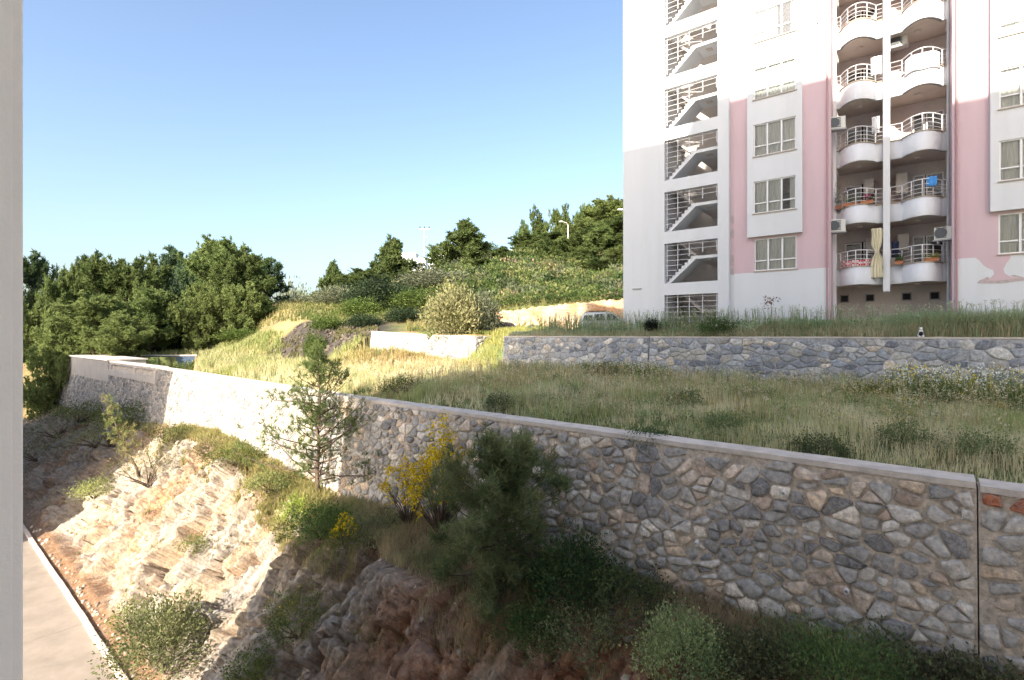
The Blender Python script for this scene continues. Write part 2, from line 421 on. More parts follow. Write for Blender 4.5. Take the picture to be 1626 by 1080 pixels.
# ------------------------------------------------------------------ cliff
def ledge_h(u):       # height of the foot of the lower wall
    return np.interp(u, [-12, 0, 9, 18, 30, 45, 72, 100], [-5.1, -5.5, -6.0, -6.3, -5.3, -6.3, -7.6, -8.6])
def crest_v(u):
    return np.interp(u, [-12, 0, 6, 10, 14, 17, 20, 25, 33, 37, 60, 100], [9.0, 9.3, 8.7, 8.3, 8.9, 9.0, 9.6, 10.2, 10.1, 10.5, 9.8, 8.8])
def build_cliff():
    us = np.concatenate([np.linspace(-12, 2, 130)[:-1], np.linspace(2, 34, 700)[:-1], np.linspace(34, 100, 480)])
    ts = np.linspace(0, 1, 230)
    U, T = np.meshgrid(us, ts, indexing='ij')
    lh = ledge_h(U); cv = crest_v(U) + 0.35 * fbm(U * 0.35, 0 * U, 0, 3, 3)
    ch = lh - 0.55
    # profile: foot (v 4.5, -11) soil apron -> face -> rounded crest -> ledge to the wall foot
    a = np.clip(T / 0.06, 0, 1); b = np.clip((T - 0.06) / 0.66, 0, 1); c = np.clip((T - 0.72) / 0.28, 0, 1)
    V = 4.67 + 0.5 * a + (cv - 5.17) * b + (11.45 - cv) * c
    Hh = -11.06 + 0.22 * a + (ch + 10.84) * (b ** 0.93) + (lh - ch) * c ** 0.8
    face = np.clip(a, 0, 1) * (1 - sstep(0.0, 0.35, c)) * sstep(0, 0.08, b)
    big = fbm(U * 0.28, Hh * 0.28, 3.1, 3, 41)
    gul = -1.5 * np.exp(-((U - 14.0 + (Hh + 8) * 0.28) / 0.8) ** 2) + 0.55 * np.exp(-((U - 10.6 + (Hh + 8) * 0.2) / 2.2) ** 2)
    sa = U * 0.97 + Hh * 0.22; sb = -U * 0.22 + Hh * 0.97            # strata run obliquely across the face
    rid = fbm(sa * 1.3, sb * 0.30, 0, 5, 51, True) - .45
    blk = fbm(sa * 2.6, sb * 1.0, 7.0, 4, 61, True) - .45
    # broken blocks: cellular facets at two sizes
    def facets(x, y, seed):
        ix = np.floor(x); iy = np.floor(y); best = np.full(x.shape, 9.0); val = np.zeros(x.shape); sec = np.full(x.shape, 9.0)
        for dx in (-1, 0, 1):
            for dy in (-1, 0, 1):
                cx = (ix + dx).astype(np.int64); cy = (iy + dy).astype(np.int64)
                px_ = cx + _hash(cx, cy, cx * 0, seed); py_ = cy + _hash(cx, cy, cx * 0 + 1, seed)
                d = (x - px_) ** 2 + (y - py_) ** 2
                hv = _hash(cx, cy, cx * 0 + 2, seed) + ((_hash(cx, cy, cx * 0 + 3, seed) - .5) * (x - px_) + (_hash(cx, cy, cx * 0 + 4, seed) - .5) * (y - py_)) * 1.6
                nb = d < best
                sec = np.where(nb, best, np.minimum(sec, d)); val = np.where(nb, hv, val); best = np.where(nb, d, best)
        return val, np.sqrt(sec) - np.sqrt(best)
    wx = 0.5 * fbm(U * 1.2, Hh * 1.2, 0, 3, 71); wy = 0.5 * fbm(U * 1.2, Hh * 1.2, 5, 3, 72)
    f1, e1 = facets(sa * 1.1 + wx, sb * 0.55 + wy, 81); f2, e2 = facets(sa * 3.0 + wx, sb * 1.4 + wy, 82)
    f3, e3 = facets(sa * 7 + 2 * wx, sb * 3.4 + 2 * wy, 83)
    crk = np.exp(-(e1 / 0.07) ** 2) * 0.16 + np.exp(-(e2 / 0.09) ** 2) * 0.05
    disp = (0.42 * big - 0.22 + gul + 0.36 * rid + 0.20 * blk + 0.66 * (f1 - 0.5) + 0.34 * (f2 - 0.5) + 0.14 * (f3 - 0.5) - crk) * face
    disp += 0.06 * fbm(U * 3, V * 3, 0, 3, 91) * (1 - face) * np.clip(T * 12, 0, 1)
    ny, nz = -0.76, 0.65
    V2 = V + disp * ny * -1 * -1; H2 = Hh + disp * nz
    V2 = V + disp * ny
    V2 = np.maximum(V2, 4.67)
    X = U * D2[0] + V2 * N2[0]; Yw = U * D2[1] + V2 * N2[1]
    P = np.stack([X, Yw, H2], -1).reshape(-1, 3)
    n, m = U.shape; idx = np.arange(n * m).reshape(n, m)
    q = np.stack([idx[:-1, :-1], idx[:-1, 1:], idx[1:, 1:], idx[1:, :-1]], -1).reshape(-1, 4)
    def g(x): return x.reshape(-1, 1)
    lime = np.array([0.37, 0.335, 0.29]); pale = np.array([0.385, 0.31, 0.225]); orange = np.array([0.37, 0.18, 0.075]); brown = np.array([0.20, 0.125, 0.075]); grey = np.array([0.24, 0.235, 0.235]); red = np.array([0.30, 0.12, 0.06])
    k1 = g(np.clip(0.5 + 1.6 * fbm(sa * 0.8, sb * 0.3, 2, 4, 101), 0, 1))
    c = lime * k1 + pale * (1 - k1)
    k2 = g(np.clip(-0.05 + 1.9 * fbm(U * 0.45, Hh * 0.5, 9, 4, 111) + 0.5 * (0.5 - f1), 0, 1)); c = c * (1 - k2 * 0.8) + orange * k2 * 0.8
    k3 = g(np.clip(1.6 * fbm(sa * 1.6, sb * 0.6, 12, 4, 121) - 0.1, 0, 1) * (1 - 0.6 * (U > 15) * (U < 33))); c = c * (1 - k3) + grey * k3
    k4 = g(np.exp(-(e1 / 0.05) ** 2) * 0.55 + np.exp(-(e2 / 0.07) ** 2) * 0.35); c = c * (1 - k4) + brown * k4
    rk = g((0.75 + .5 * np.exp(-((U - 5.5) / 3) ** 2)) * np.clip((11.5 - U) / 4, 0, 1) * np.clip(0.25 + 1.5 * fbm(U * 0.4, Hh * 0.6, 4, 3, 131) + (crest_v(U) - V) * -0.12 + 0.25, 0, 1)); rk = np.clip(rk, 0, 0.9)
    c = c * (1 - rk) + (red * 0.9 + brown * 0.4) * rk
    so = g(np.clip(1 - face, 0, 1)); n9 = g(0.5 + 0.5 * fbm(U * 1.1, V * 1.1, 0, 4, 141))
    soilc = (orange * 0.5 + brown * 0.4) * n9 + brown * (1 - n9)
    c = c * (1 - so) + soilc * so
    c = c * (0.72 + 0.5 * g(_hash(np.floor(f2 * 40).astype(np.int64), np.floor(f1 * 40).astype(np.int64), np.zeros(U.shape, np.int64), 5)) * g(face) + .14 * (1 - g(face)))
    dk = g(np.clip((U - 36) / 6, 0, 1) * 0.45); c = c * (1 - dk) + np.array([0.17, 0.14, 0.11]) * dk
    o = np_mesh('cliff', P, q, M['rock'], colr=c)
    tag(o, kind='structure')
    return X, Yw, H2
CX, CY, CH = build_cliff()
_cu = None
def cliff_z(u, v):
    """height of the cliff surface near (u, v)"""
    x, y = P2(u, v)
    i = np.argmin((CX - x) ** 2 + (CY - y) ** 2)
    return float(CH.ravel()[i])

# loose stones along the ledge and at the foot of the face
def rubble(name, pts, rad, seed, dk=1.0):
    r = np.random.default_rng(seed)
    phi = (1 + 5 ** 0.5) / 2
    ico = np.array([(-1, phi, 0), (1, phi, 0), (-1, -phi, 0), (1, -phi, 0), (0, -1, phi), (0, 1, phi), (0, -1, -phi), (0, 1, -phi), (phi, 0, -1), (phi, 0, 1), (-phi, 0, -1), (-phi, 0, 1)]) / 1.9
    fc = np.array([(0, 11, 5), (0, 5, 1), (0, 1, 7), (0, 7, 10), (0, 10, 11), (1, 5, 9), (5, 11, 4), (11, 10, 2), (10, 7, 6), (7, 1, 8), (3, 9, 4), (3, 4, 2), (3, 2, 6), (3, 6, 8), (3, 8, 9), (4, 9, 5), (2, 4, 11), (6, 2, 10), (8, 6, 7), (9, 8, 1)])
    n = len(pts); V = np.repeat(ico[None], n, 0) * (1 + r.uniform(-.3, .3, (n, 12, 1))) * (r.uniform(.5, 1.2, (n, 1, 3)) * np.asarray(rad).reshape(-1, 1, 1))
    V = V + np.asarray(pts)[:, None, :]
    Fc = (fc[None] + (np.arange(n) * 12)[:, None, None]).reshape(-1, 3)
    c = dk * np.array([0.42, 0.37, 0.32]) * r.uniform(0.5, 1.3, (n, 1)) * np.array([1, 0.95, 0.88]) ; c = np.repeat(c, 12, 0)
    o = np_mesh(name, V.reshape(-1, 3), Fc, M['soil'], colr=c); tag(o, kind='stuff'); return o
pts = []; rad = []
for _ in range(420):
    i = rng.integers(0, CX.shape[0]); j = int(rng.choice([rng.integers(6, 14), rng.integers(140, 188)]))
    pts.append((CX[i, j], CY[i, j], CH[i, j] + 0.01)); rad.append(rng.uniform(0.03, 0.13))
tag(rubble('loose_stones', pts, rad, 3), label='loose broken stones on the cliff ledge and foot', cat='stones')

# ------------------------------------------------------------------ stone masonry
PAL_N = [((0.245, 0.248, 0.258), 5), ((0.315, 0.318, 0.325), 5), ((0.41, 0.405, 0.40), 4), ((0.175, 0.18, 0.195), 3.2),
         ((0.52, 0.43, 0.34), 1.2), ((0.47, 0.41, 0.36), 1.8), ((0.56, 0.53, 0.49), 1.3), ((0.33, 0.27, 0.23), 1.4)]
PAL_U = [((0.235, 0.27, 0.33), 6), ((0.31, 0.34, 0.385), 5), ((0.42, 0.435, 0.45), 4), ((0.16, 0.185, 0.235), 3.5),
         ((0.52, 0.48, 0.43), 1.2), ((0.58, 0.57, 0.55), 1.1), ((0.50, 0.31, 0.16), 0.05), ((0.33, 0.33, 0.32), 3)]
PAL_L = [((0.27, 0.26, 0.245), 5), ((0.34, 0.32, 0.295), 4), ((0.21, 0.205, 0.20), 3), ((0.38, 0.33, 0.275), 2), ((0.16, 0.16, 0.165), 1)]
def clip_poly(poly, a, b, c):     # keep a*x+b*y<=c
    out = []
    for i in range(len(poly)):
        p = poly[i]; q = poly[(i + 1) % len(poly)]
        dp = a * p[0] + b * p[1] - c; dq = a * q[0] + b * q[1] - c
        if dp <= 0: out.append(p)
        if (dp < 0 < dq) or (dq < 0 < dp):
            t = dp / (dp - dq); out.append((p[0] + t * (q[0] - p[0]), p[1] + t * (q[1] - p[1])))
    return out
def masonry(name, parent, u0, u1, bot, top, tofn, su, sz, pal, seed, mort=0.02, depth=0.07, special=None):
    """stones over the face u0..u1, bot(u)..top(u); tofn(u, h, d) -> world point, d outwards"""
    r = random.Random(seed); z0 = min(bot(u0), bot(u1), bot((u0 + u1) / 2)) - 0.1; z1 = max(top(u0), top(u1))
    nu = int((u1 - u0) / su) + 1; nz = int((z1 - z0) / sz) + 1
    grid = {}
    for i in range(-1, nu + 1):
        for j in range(-1, nz + 2):
            if r.random() < 0.27: continue
            k = 2 if r.random() < 0.20 else 1
            L = []
            for _ in range(k):
                L.append((u0 + (i + 0.5 + r.uniform(-.46, .46)) * su, z0 + (j + 0.5 + r.uniform(-.46, .46)) * sz))
            grid[(i, j)] = L
    asp = su / sz
    V = []; Q = []; T = []; C = []
    names = [c for c, w in pal]; ws = [w for c, w in pal]
    for (i, j), Ls in grid.items():
        for (cx, cy) in Ls:
            if not (u0 <= cx <= u1): continue
            t_ = top(cx); b_ = bot(cx)
            if cy > t_ or cy < b_ - 0.15: continue
            poly = [(max(u0, cx - 2 * su), max(b_ - 0.25, cy - 2 * sz)), (min(u1, cx + 2 * su), max(b_ - 0.25, cy - 2 * sz)),
                    (min(u1, cx + 2 * su), min(t_, cy + 2 * sz)), (max(u0, cx - 2 * su), min(t_, cy + 2 * sz))]
            for a in (-2, -1, 0, 1, 2):
                for b in (-2, -1, 0, 1, 2):
                    for (ox, oy) in grid.get((i + a, j + b), ()):
                        if ox == cx and oy == cy: continue
                        ax = (ox - cx) / asp; ay = (oy - cy) * 1.0     # anisotropic metric
                        a_ = ax / asp; b2 = ay
                        mx_ = (ox + cx) / 2; my_ = (oy + cy) / 2
                        poly = clip_poly(poly, a_, b2, a_ * mx_ + b2 * my_)
                        if len(poly) < 3: break
                    if len(poly) < 3: break
                if len(poly) < 3: break
            if len(poly) < 3: continue
            gx = sum(p[0] for p in poly) / len(poly); gy = sum(p[1] for p in poly) / len(poly)
            rad = max(0.04, min(math.hypot(p[0] - gx, p[1] - gy) for p in poly))
            m_ = mort * r.choice((0.4, 0.8, 1.2, 1.8, 2.6)) * r.uniform(.8, 1.2)
            k = max(0.55, 1 - m_ / rad)
            poly = [(gx + (p[0] - gx) * k, gy + (p[1] - gy) * k) for p in poly]
            # soften the corners
            q2 = []
            for a in range(len(poly)):
                p = poly[a]; q = poly[(a + 1) % len(poly)]
                q2 += [(p[0] * .86 + q[0] * .14, p[1] * .86 + q[1] * .14), (p[0] * .15 + q[0] * .85, p[1] * .15 + q[1] * .85)]
            jt = 0.05 * min(su, sz)
            poly = [(p[0] + r.uniform(-jt, jt), p[1] + r.uniform(-jt, jt)) for p in q2]
            n = len(poly); base = len(V)
            dd = depth * r.uniform(0.45, 1.25); tx = r.uniform(-.12, .12); ty = r.uniform(-.14, .14)
            for (s, d) in ((1.0, -0.03), (0.985, dd * 0.45), (0.90, dd * 0.9), (0.55, dd * 1.08)):
                for (x, y) in poly:
                    x2 = gx + (x - gx) * s; y2 = gy + (y - gy) * s
                    d2 = d + (0 if d < 0 else (tx * (x2 - gx) + ty * (y2 - gy)) * 0.7 + r.uniform(-.08, .08) * dd)
                    V.append(tofn(x2, y2, d2))
            V.append(tofn(gx, gy, dd * r.uniform(1.0, 1.2)))
            for g in range(3):
                for a in range(n):
                    b = (a + 1) % n
                    Q.append((base + g * n + a, base + g * n + b, base + (g + 1) * n + b, base + (g + 1) * n + a))
            for a in range(n): T.append((base + 3 * n + a, base + 3 * n + (a + 1) % n, base + 4 * n))
            c = r.choices(names, ws)[0]; f = r.uniform(0.8, 1.22)
            if pal is PAL_N: c = (c[0] * 1.42, c[1] * 1.34, c[2] * 1.23)
            elif pal is PAL_U: c = (c[0] * 1.15, c[1] * 1.07, c[2] * .97)
            if special:
                s_ = special(gx, gy)
                if s_: c = s_; f = 1
            C += [(c[0] * f, c[1] * f, c[2] * f)] * (4 * n + 1)
    return np_mesh(name, np.array(V), [np.array(Q), np.array(T)], M['stone'], parent, colr=np.array(C))

LW_V = 11.66; BAT = 0.14
def lw_top(u): return float(np.interp(u, [-10, 0, 18.4, 39, 45, 72], [-2.62, -2.60, -2.62, -2.42, -2.40, -2.36]))
def lw_bot(u): return float(ledge_h(u)) - 0.5
def lw_fn(u, h, d):
    v = LW_V - (max(0, lw_top(u) - h)) * BAT - d
    return (*P2(u, v), h)
def lw_core(parent, u0, u1, topf, name='core', n=None):
    n = n or max(2, int((u1 - u0) / 2)); mb = MB()
    us = [u0 + (u1 - u0) * i / n for i in range(n + 1)]
    rings = []
    for u in us:
        t = topf(u); b = lw_bot(u) - 0.8
        rings.append([(*P2(u, LW_V - (lw_top(u) - b) * BAT), b), (*P2(u, LW_V - (lw_top(u) - t) * BAT), t), (*P2(u, 12.22), t), (*P2(u, 12.22), b)])
    vs = [p for r_ in rings for p in r_]; fs = []
    for i in range(n):
        for k in range(4):
            fs.append((i * 4 + k, i * 4 + (k + 1) % 4, i * 4 + 4 + (k + 1) % 4, i * 4 + 4 + k))
    fs.append((0, 1, 2, 3)); fs.append((n * 4 + 3, n * 4 + 2, n * 4 + 1, n * 4))
    mb.add(vs, fs); return mb.build(name, M['mortar'], parent)
def cap(parent, u0, u1, zt, v0=11.62, v1=12.24, th=0.13, seg=2.5, m=None, name='cap'):
    mb = MB(); n = max(1, round((u1 - u0) / seg)); r = random.Random(int(u0 * 10) + 5)
    k = 6
    N = n * k
    pts = []
    for i in range(N + 1):
        u = u0 + (u1 - u0) * i / N; j = r.uniform(-.012, .012); z = zt(u) + r.uniform(-.006, .006)
        pts.append([(*P2(u, v0 + j), z), (*P2(u, v0 + 0.015 + j), z + th), (*P2(u, v1), z + th), (*P2(u, v1), z)])
    fs = []
    for i in range(N):
        for q in range(4): fs.append((i * 4 + q, i * 4 + (q + 1) % 4, i * 4 + 4 + (q + 1) % 4, i * 4 + 4 + q))
    fs.append((0, 1, 2, 3)); fs.append((N * 4 + 3, N * 4 + 2, N * 4 + 1, N * 4))
    mb.add([p for r_ in pts for p in r_], fs)
    return mb.build(name, m or M['concrete'], parent)
def pipes(parent, lst, fn):
    for (u, h) in lst:
        mb = MB(); a = Vector(fn(u, h, -0.05)); b = Vector(fn(u, h, 0.13)); b.z -= 0.02
        n = 10; d = (b - a).normalized(); x = Vector((0, 0, 1)).cross(d).normalized(); y = d.cross(x)
        ring = lambda p, r_: [p + (x * math.cos(t * 2 * math.pi / n) + y * math.sin(t * 2 * math.pi / n)) * r_ for t in range(n)]
        vs = ring(a, .045) + ring(b, .045) + ring(b, .034) + ring(a, .034)
        fs = [(k * n + i, k * n + (i + 1) % n, (k + 1) * n + (i + 1) % n, (k + 1) * n + i) for k in range(3) for i in range(n)]
        mb.add(vs, fs); mb.build('weep_pipe', M['upvc'], parent)

def red_stone(u, h):
    return (0.42, 0.15, 0.075) if (-1.3 < u < -.60 and -3.0 < h < -2.66) else None
JU = -0.52                       # expansion joint
w1 = empty('retaining_wall', (*P2(8, 11.9), -6)); w1mw = Matrix.Translation(w1.location).inverted()
tag(w1, 'long battered rubble-stone retaining wall with concrete cap above the rocky cliff, left of the open joint', 'retaining wall', 'stone retaining walls')
def rel(o, root):
    o.matrix_parent_inverse = Matrix.Translation(root.location).inverted(); return o
rel(lw_core(w1, JU + 0.01, 72, lw_top), w1)
rel(masonry('stones', w1, JU + 0.03, 22, lw_bot, lambda u: lw_top(u) - 0.01, lw_fn, 0.34, 0.235, PAL_N, 11), w1)
rel(masonry('stones', w1, 22, 72, lw_bot, lambda u: lw_top(u) - (0.0 if u < 41.5 else 1.0 if u < 54 else 1.6), lw_fn, 0.42, 0.31, PAL_L, 12, depth=.035), w1)
rel(cap(w1, JU + 0.02, 41.5, lw_top, th=.105), w1)
pipes_w1 = [(2.4, -3.2), (4.1, -4.6), (1.3, -4.75), (6.3, -3.3), (8.6, -4.2), (10.5, -3.4), (13.0, -4.3)]
before = set(bpy.data.objects); pipes(w1, pipes_w1, lw_fn)
for o in set(bpy.data.objects) - before: rel(o, w1)
w2 = empty('retaining_wall', (*P2(-3, 11.9), -6))
tag(w2, 'short end section of rubble-stone retaining wall right of the open vertical joint, with one rusty red stone', 'retaining wall', 'stone retaining walls')
rel(lw_core(w2, -12, JU - 0.01, lw_top), w2)
rel(masonry('stones', w2, -12, JU - 0.012, lw_bot, lambda u: lw_top(u) - 0.01, lw_fn, 0.34, 0.235, PAL_N, 14, special=red_stone), w2)
rel(cap(w2, -12, JU - 0.035, lambda u: lw_top(u) - 0.035, th=.105), w2)

# wing at the far left end
w3 = empty('retaining_wall', (*P2(75, 11.9), -7))
tag(w3, 'low pale stone wing wall at the far left end of the long retaining wall', 'retaining wall', 'stone retaining walls')
rel(lw_core(w3, 72.02, 78, lambda u: -4.3), w3)
rel(masonry('stones', w3, 72.02, 78, lw_bot, lambda u: -4.32, lw_fn, 0.6, 0.45, PAL_L, 15), w3)

# upper wall in the D1 frame
def uw_fn(u, h, d):
    return (*P1(u, UW_V - (max(0, -0.12 - h)) * 0.10 - d), h)
def uw_build(name, label, u0, u1, seed):
    w = empty(name, (*P1((u0 + u1) / 2, 26), -2.3)); tag(w, label, 'retaining wall', 'stone retaining walls')
    mb = MB(); t = -0.17; b = -3.2; vf = lambda h: UW_V - (-0.12 - h) * 0.10
    vs = []
    for u in (u0, u1):
        vs += [(*P1(u, vf(b)), b), (*P1(u, vf(t)), t), (*P1(u, 26.2), t), (*P1(u, 26.2), b)]
    mb.add(vs, [(0, 1, 2, 3), (7, 6, 5, 4), (0, 4, 5, 1), (1, 5, 6, 2), (2, 6, 7, 3), (3, 7, 4, 0)])
    rel(mb.build('core', M['mortar_u'], w), w)
    rel(masonry('stones', w, u0, u1, lambda u: -2.7, lambda u: -0.19, uw_fn, 0.40, 0.26, PAL_U, seed, mort=0.012, depth=0.04), w)
    mb = MB(); r = random.Random(seed)
    N = int((u1 - u0) / 0.4)
    P = []
    for i in range(N + 1):
        u = u0 + (u1 - u0) * i / N; z = -0.10 + r.uniform(-.012, .008); j = r.uniform(-.02, .02)
        P += [(*P1(u, UW_V - 0.03 + j), -0.17), (*P1(u, UW_V - 0.03 + j), z), (*P1(u, 26.22), z), (*P1(u, 26.22), -0.17)]
    fs = []
    for i in range(N):
        for q in range(4): fs.append((i * 4 + q, i * 4 + (q + 1) % 4, i * 4 + 4 + (q + 1) % 4, i * 4 + 4 + q))
    fs += [(0, 1, 2, 3), (N * 4 + 3, N * 4 + 2, N * 4 + 1, N * 4)]
    mb.add(P, fs); rel(mb.build('cap', M['concrete'], w), w)
    return w
M['mortar_u'] = mat('grey_mortar', (0.36, 0.36, 0.37), 0.95, 0.35, 8, 0.02, 18)
# joint seen at x = 1072
uw_build('retaining_wall', 'upper blue-grey stone retaining wall section left of the thin joint, below the parked minivan', 10.55, 20.2, 21)
uw_build('retaining_wall', 'upper blue-grey stone retaining wall section right of the thin joint, below the tall weeds and pink building', -14, 10.50, 22)

# small sunlit wall with a broken notch
def small_wall():
    w = empty('broken_wall', (*P1(30, 27.7), -1)); tag(w, 'small sunlit pale retaining wall with a broken V notch under the olive bush', 'retaining wall', 'stone retaining walls')
    topf = lambda u: float(np.interp(u, [24.88, 28.6, 28.95, 29.25, 29.6, 36.1], [-0.10, -0.03, -0.35, -0.55, 0.0, 0.28]))
    mb = MB(); N = 60; P = []
    for i in range(N + 1):
        u = 24.88 + (36.1 - 24.88) * i / N; t = topf(u) + random.uniform(-.012, .012)
        P += [(*P1(u, 27.28), -2.8), (*P1(u, 27.56), t), (*P1(u, 27.98), t), (*P1(u, 27.98), -2.8)]
    fs = []
    for i in range(N):
        for q in range(4): fs.append((i * 4 + q, i * 4 + (q + 1) % 4, i * 4 + 4 + (q + 1) % 4, i * 4 + 4 + q))
    fs += [(0, 1, 2, 3), (N * 4 + 3, N * 4 + 2, N * 4 + 1, N * 4)]
    mb.add(P, fs); rel(mb.build('core', M['concrete_lt'], w), w)
    rel(masonry('stones', w, 24.9, 36.1, lambda u: -2.3, lambda u: topf(u) - 0.05, lambda u, h, d: (*P1(u, 27.56 - (-0.1 - h) * 0.11 - d), h), 0.5, 0.4, PAL_L, 31, mort=0.012, depth=0.02), w)
    # rubble return at the right end
    mb = MB(); mb.prism([P1(24.86, 27.60), P1(24.35, 27.60), P1(24.35, 30.2), P1(24.86, 30.2)], -2.6, -0.12); rel(mb.build('return_core', M['mortar'], w), w)
    rel(masonry('return_stones', w, 27.6, 30.2, lambda v: -2.2, lambda v: -0.12, lambda v, h, d: (*P1(24.35 - d, v), h), 0.36, 0.30, PAL_N, 32, depth=0.06), w)
small_wall()

# ------------------------------------------------------------------ concrete pool and pump box above the far end of the wall
def pool():
    w = empty('pump_box', (*P2(62, 11.9), -4)); tag(w, 'square concrete pump room box on the stone wall at the corner of the empty pool', 'pump room')
    mb = MB(); mb.prism([P2(54, 11.45), P2(72, 11.45), P2(72, 14.2), P2(54, 14.2)], -4.05, -2.25); rel(mb.build('walls', M['concrete_lt'], w, bevel=0.03), w)
    mb = MB(); mb.prism([P2(53.9, 11.38), P2(72.1, 11.38), P2(72.1, 14.3), P2(53.9, 14.3)], -2.246, -2.13); rel(mb.build('roof_slab', M['concrete_lt'], w), w)
    w = empty('pool_edge_beam', (*P2(47, 11.9), -3)); tag(w, 'weathered concrete beam with a dark slot under it beside the pump box', 'concrete beam')
    mb = MB(); mb.prism([P2(41.5, 11.55), P2(53.85, 11.55), P2(53.85, 12.26), P2(41.5, 12.26)], -2.52, -2.25); rel(mb.build('beam', M['concrete'], w), w)
    mb = MB(); mb.prism([P2(41.5, 11.42), P2(53.85, 11.42), P2(53.85, 11.8), P2(41.5, 11.8)], -3.42, -2.95); rel(mb.build('lower_beam', M['concrete_lt'], w), w)
    mb = MB()
    for u in (41.6, 46.5, 53.2): mb.prism([P2(u, 11.5), P2(u + 0.5, 11.5), P2(u + 0.5, 12.0), P2(u, 12.0)], -2.95, -2.52)
    rel(mb.build('stub_posts', M['concrete'], w), w)
    w = empty('swimming_pool', (-38, 53, -2.4)); tag(w, 'empty blue-painted concrete pool with a white rim above the far end of the stone wall', 'swimming pool')
    a = (-45.8, 54.3); b = (-33.4, 54.3)
    mb = MB(); mb.box(a[0], b[0], 54.3, 54.6, -4.0, -2.3); rel(mb.build('blue_wall', M['blue'], w), w)
    mb = MB(); mb.box(a[0], b[0], 54.2, 54.75, -2.3, -2.17); rel(mb.build('rim', M['concrete_lt'], w), w)
pool()

# ------------------------------------------------------------------ pink and white apartment building
B0 = (6.78, 30.62); BZ = -0.2
bldg = empty('apartment_building', (B0[0], B0[1], BZ), math.atan2(-0.6057, 0.7957))
tag(bldg, 'tall white and pink apartment block with curved balconies and open stairwell', 'building')
class LB(MB):                                     # box heights given from the camera's level
    def b(s, x0, x1, y0, y1, z0, z1): return s.box(x0, x1, y0, y1, z0 - BZ, z1 - BZ)
def z_(h): return h - BZ
NF = 9; TOPZ = 2.35 + 2.9 * NF + 0.3; W = 25.3; DEEP = 14.0
SC = 12.66
def mir(a, b): return (2 * SC - b, 2 * SC - a)
both = lambda a, b: [(a, b), mir(a, b)]
wht = LB(); pnk = LB(); inn = LB(); ter = LB()
# cores
for a, b in both(0, 2.2): wht.b(a, b, -0.30, DEEP, -1.5, TOPZ)
for a, b in both(2.2, 5.55): inn.b(a, b, 3.4, DEEP - .003, -1.5, TOPZ - .003)
for a, b in both(5.55, 5.95): wht.b(a, b, -0.30, DEEP - .002, -1.5, TOPZ)
for a, b in both(5.953, 10.39): inn.b(a, b, 0.25, DEEP - .004, -1.5, TOPZ - .004)
inn.b(10.393, 14.93, 2.7, DEEP - .005, -1.5, TOPZ - .005)
# stair facade
for a, b in both(2.2, 2.5): wht.b(a + .002, b, -0.298, -0.05, -1.5, TOPZ - .002)
for a, b in both(5.39, 5.55): wht.b(a, b - .002, -0.298, -0.05, -1.5, TOPZ - .002)
for k in range(-1, NF):
    for a, b in both(2.5, 5.39):
        z0 = 2.20 + 2.9 * k; z1 = z0 + 0.66 if k < NF - 1 else TOPZ - .003
        if k == -1: z0 = -1.5; z1 = -0.04
        wht.b(a, b, -0.296, -0.05, z0, z1)
# flank and flush facade: white base, pink above
BZ0 = 3.18
WZ = lambda k: (3.24 + 2.9 * k, 4.87 + 2.9 * k)     # window rows
for (a, b) in both(5.95, 10.39):
    left = a < SC
    wa, wb = (7.13, 9.05) if left else mir(7.13, 9.05)
    wht.b(a + .003, b, 0, 0.25, -1.5, BZ0)
    pnk.b(a + .003, wa, 0, 0.25, BZ0, TOPZ - .004); pnk.b(wb, b, 0, 0.25, BZ0, TOPZ - .004)
    pnk.b(wa, wb, 0, 0.25, BZ0, WZ(0)[0]); 
    pnk.b(wa, wb, 0.2, 0.25, WZ(0)[1], TOPZ - .006); pnk.b(wa, wb, 0, 0.195, WZ(0)[1], 4.97)
    # bay
    ba, bb = (6.83, 9.31) if left else mir(6.83, 9.31)
    wht.b(ba, wa, -0.22, 0, 4.97, TOPZ - .3); wht.b(wb, bb, -0.22, 0, 4.97, TOPZ - .3)
    for k in range(1, NF):
        z0 = 4.97 if k == 1 else WZ(k - 1)[1]
        wht.b(wa, wb, -0.22, 0.1, z0, WZ(k)[0])
    wht.b(wa, wb, -0.22, 0.1, WZ(NF - 1)[1], TOPZ - .3)
# reveals of the balcony recess
pnk.b(10.392, 10.47, 0.003, 2.7, -1.5, TOPZ - .01) ; pnk.b(14.85, 14.93, 0.003, 2.7, -1.5, TOPZ - .01)
wht.b(10.47, 10.60, 1.12, 1.32, -1.5, TOPZ - .02); wht.b(14.74, 14.85, 1.12, 1.32, -1.5, TOPZ - .02)
wht.b(12.46, 12.72, 0.98, 1.30, 2.0, TOPZ - .02)
ter.b(12.53, 12.65, 1.302, 2.698, 2.56, TOPZ - .04)
roofm = LB(); roofm.b(-0.35, W + 0.35, -0.6, DEEP + .4, TOPZ, TOPZ + 0.35)
wht.build('wall', M['white'], bldg); pnk.build('pink_wall', M['pink'], bldg); inn.build('inner_wall', M['inner'], bldg)
ter.build('balcony_divider', M['terracotta_wall'], bldg); roofm.build('roof', M['white'], bldg)

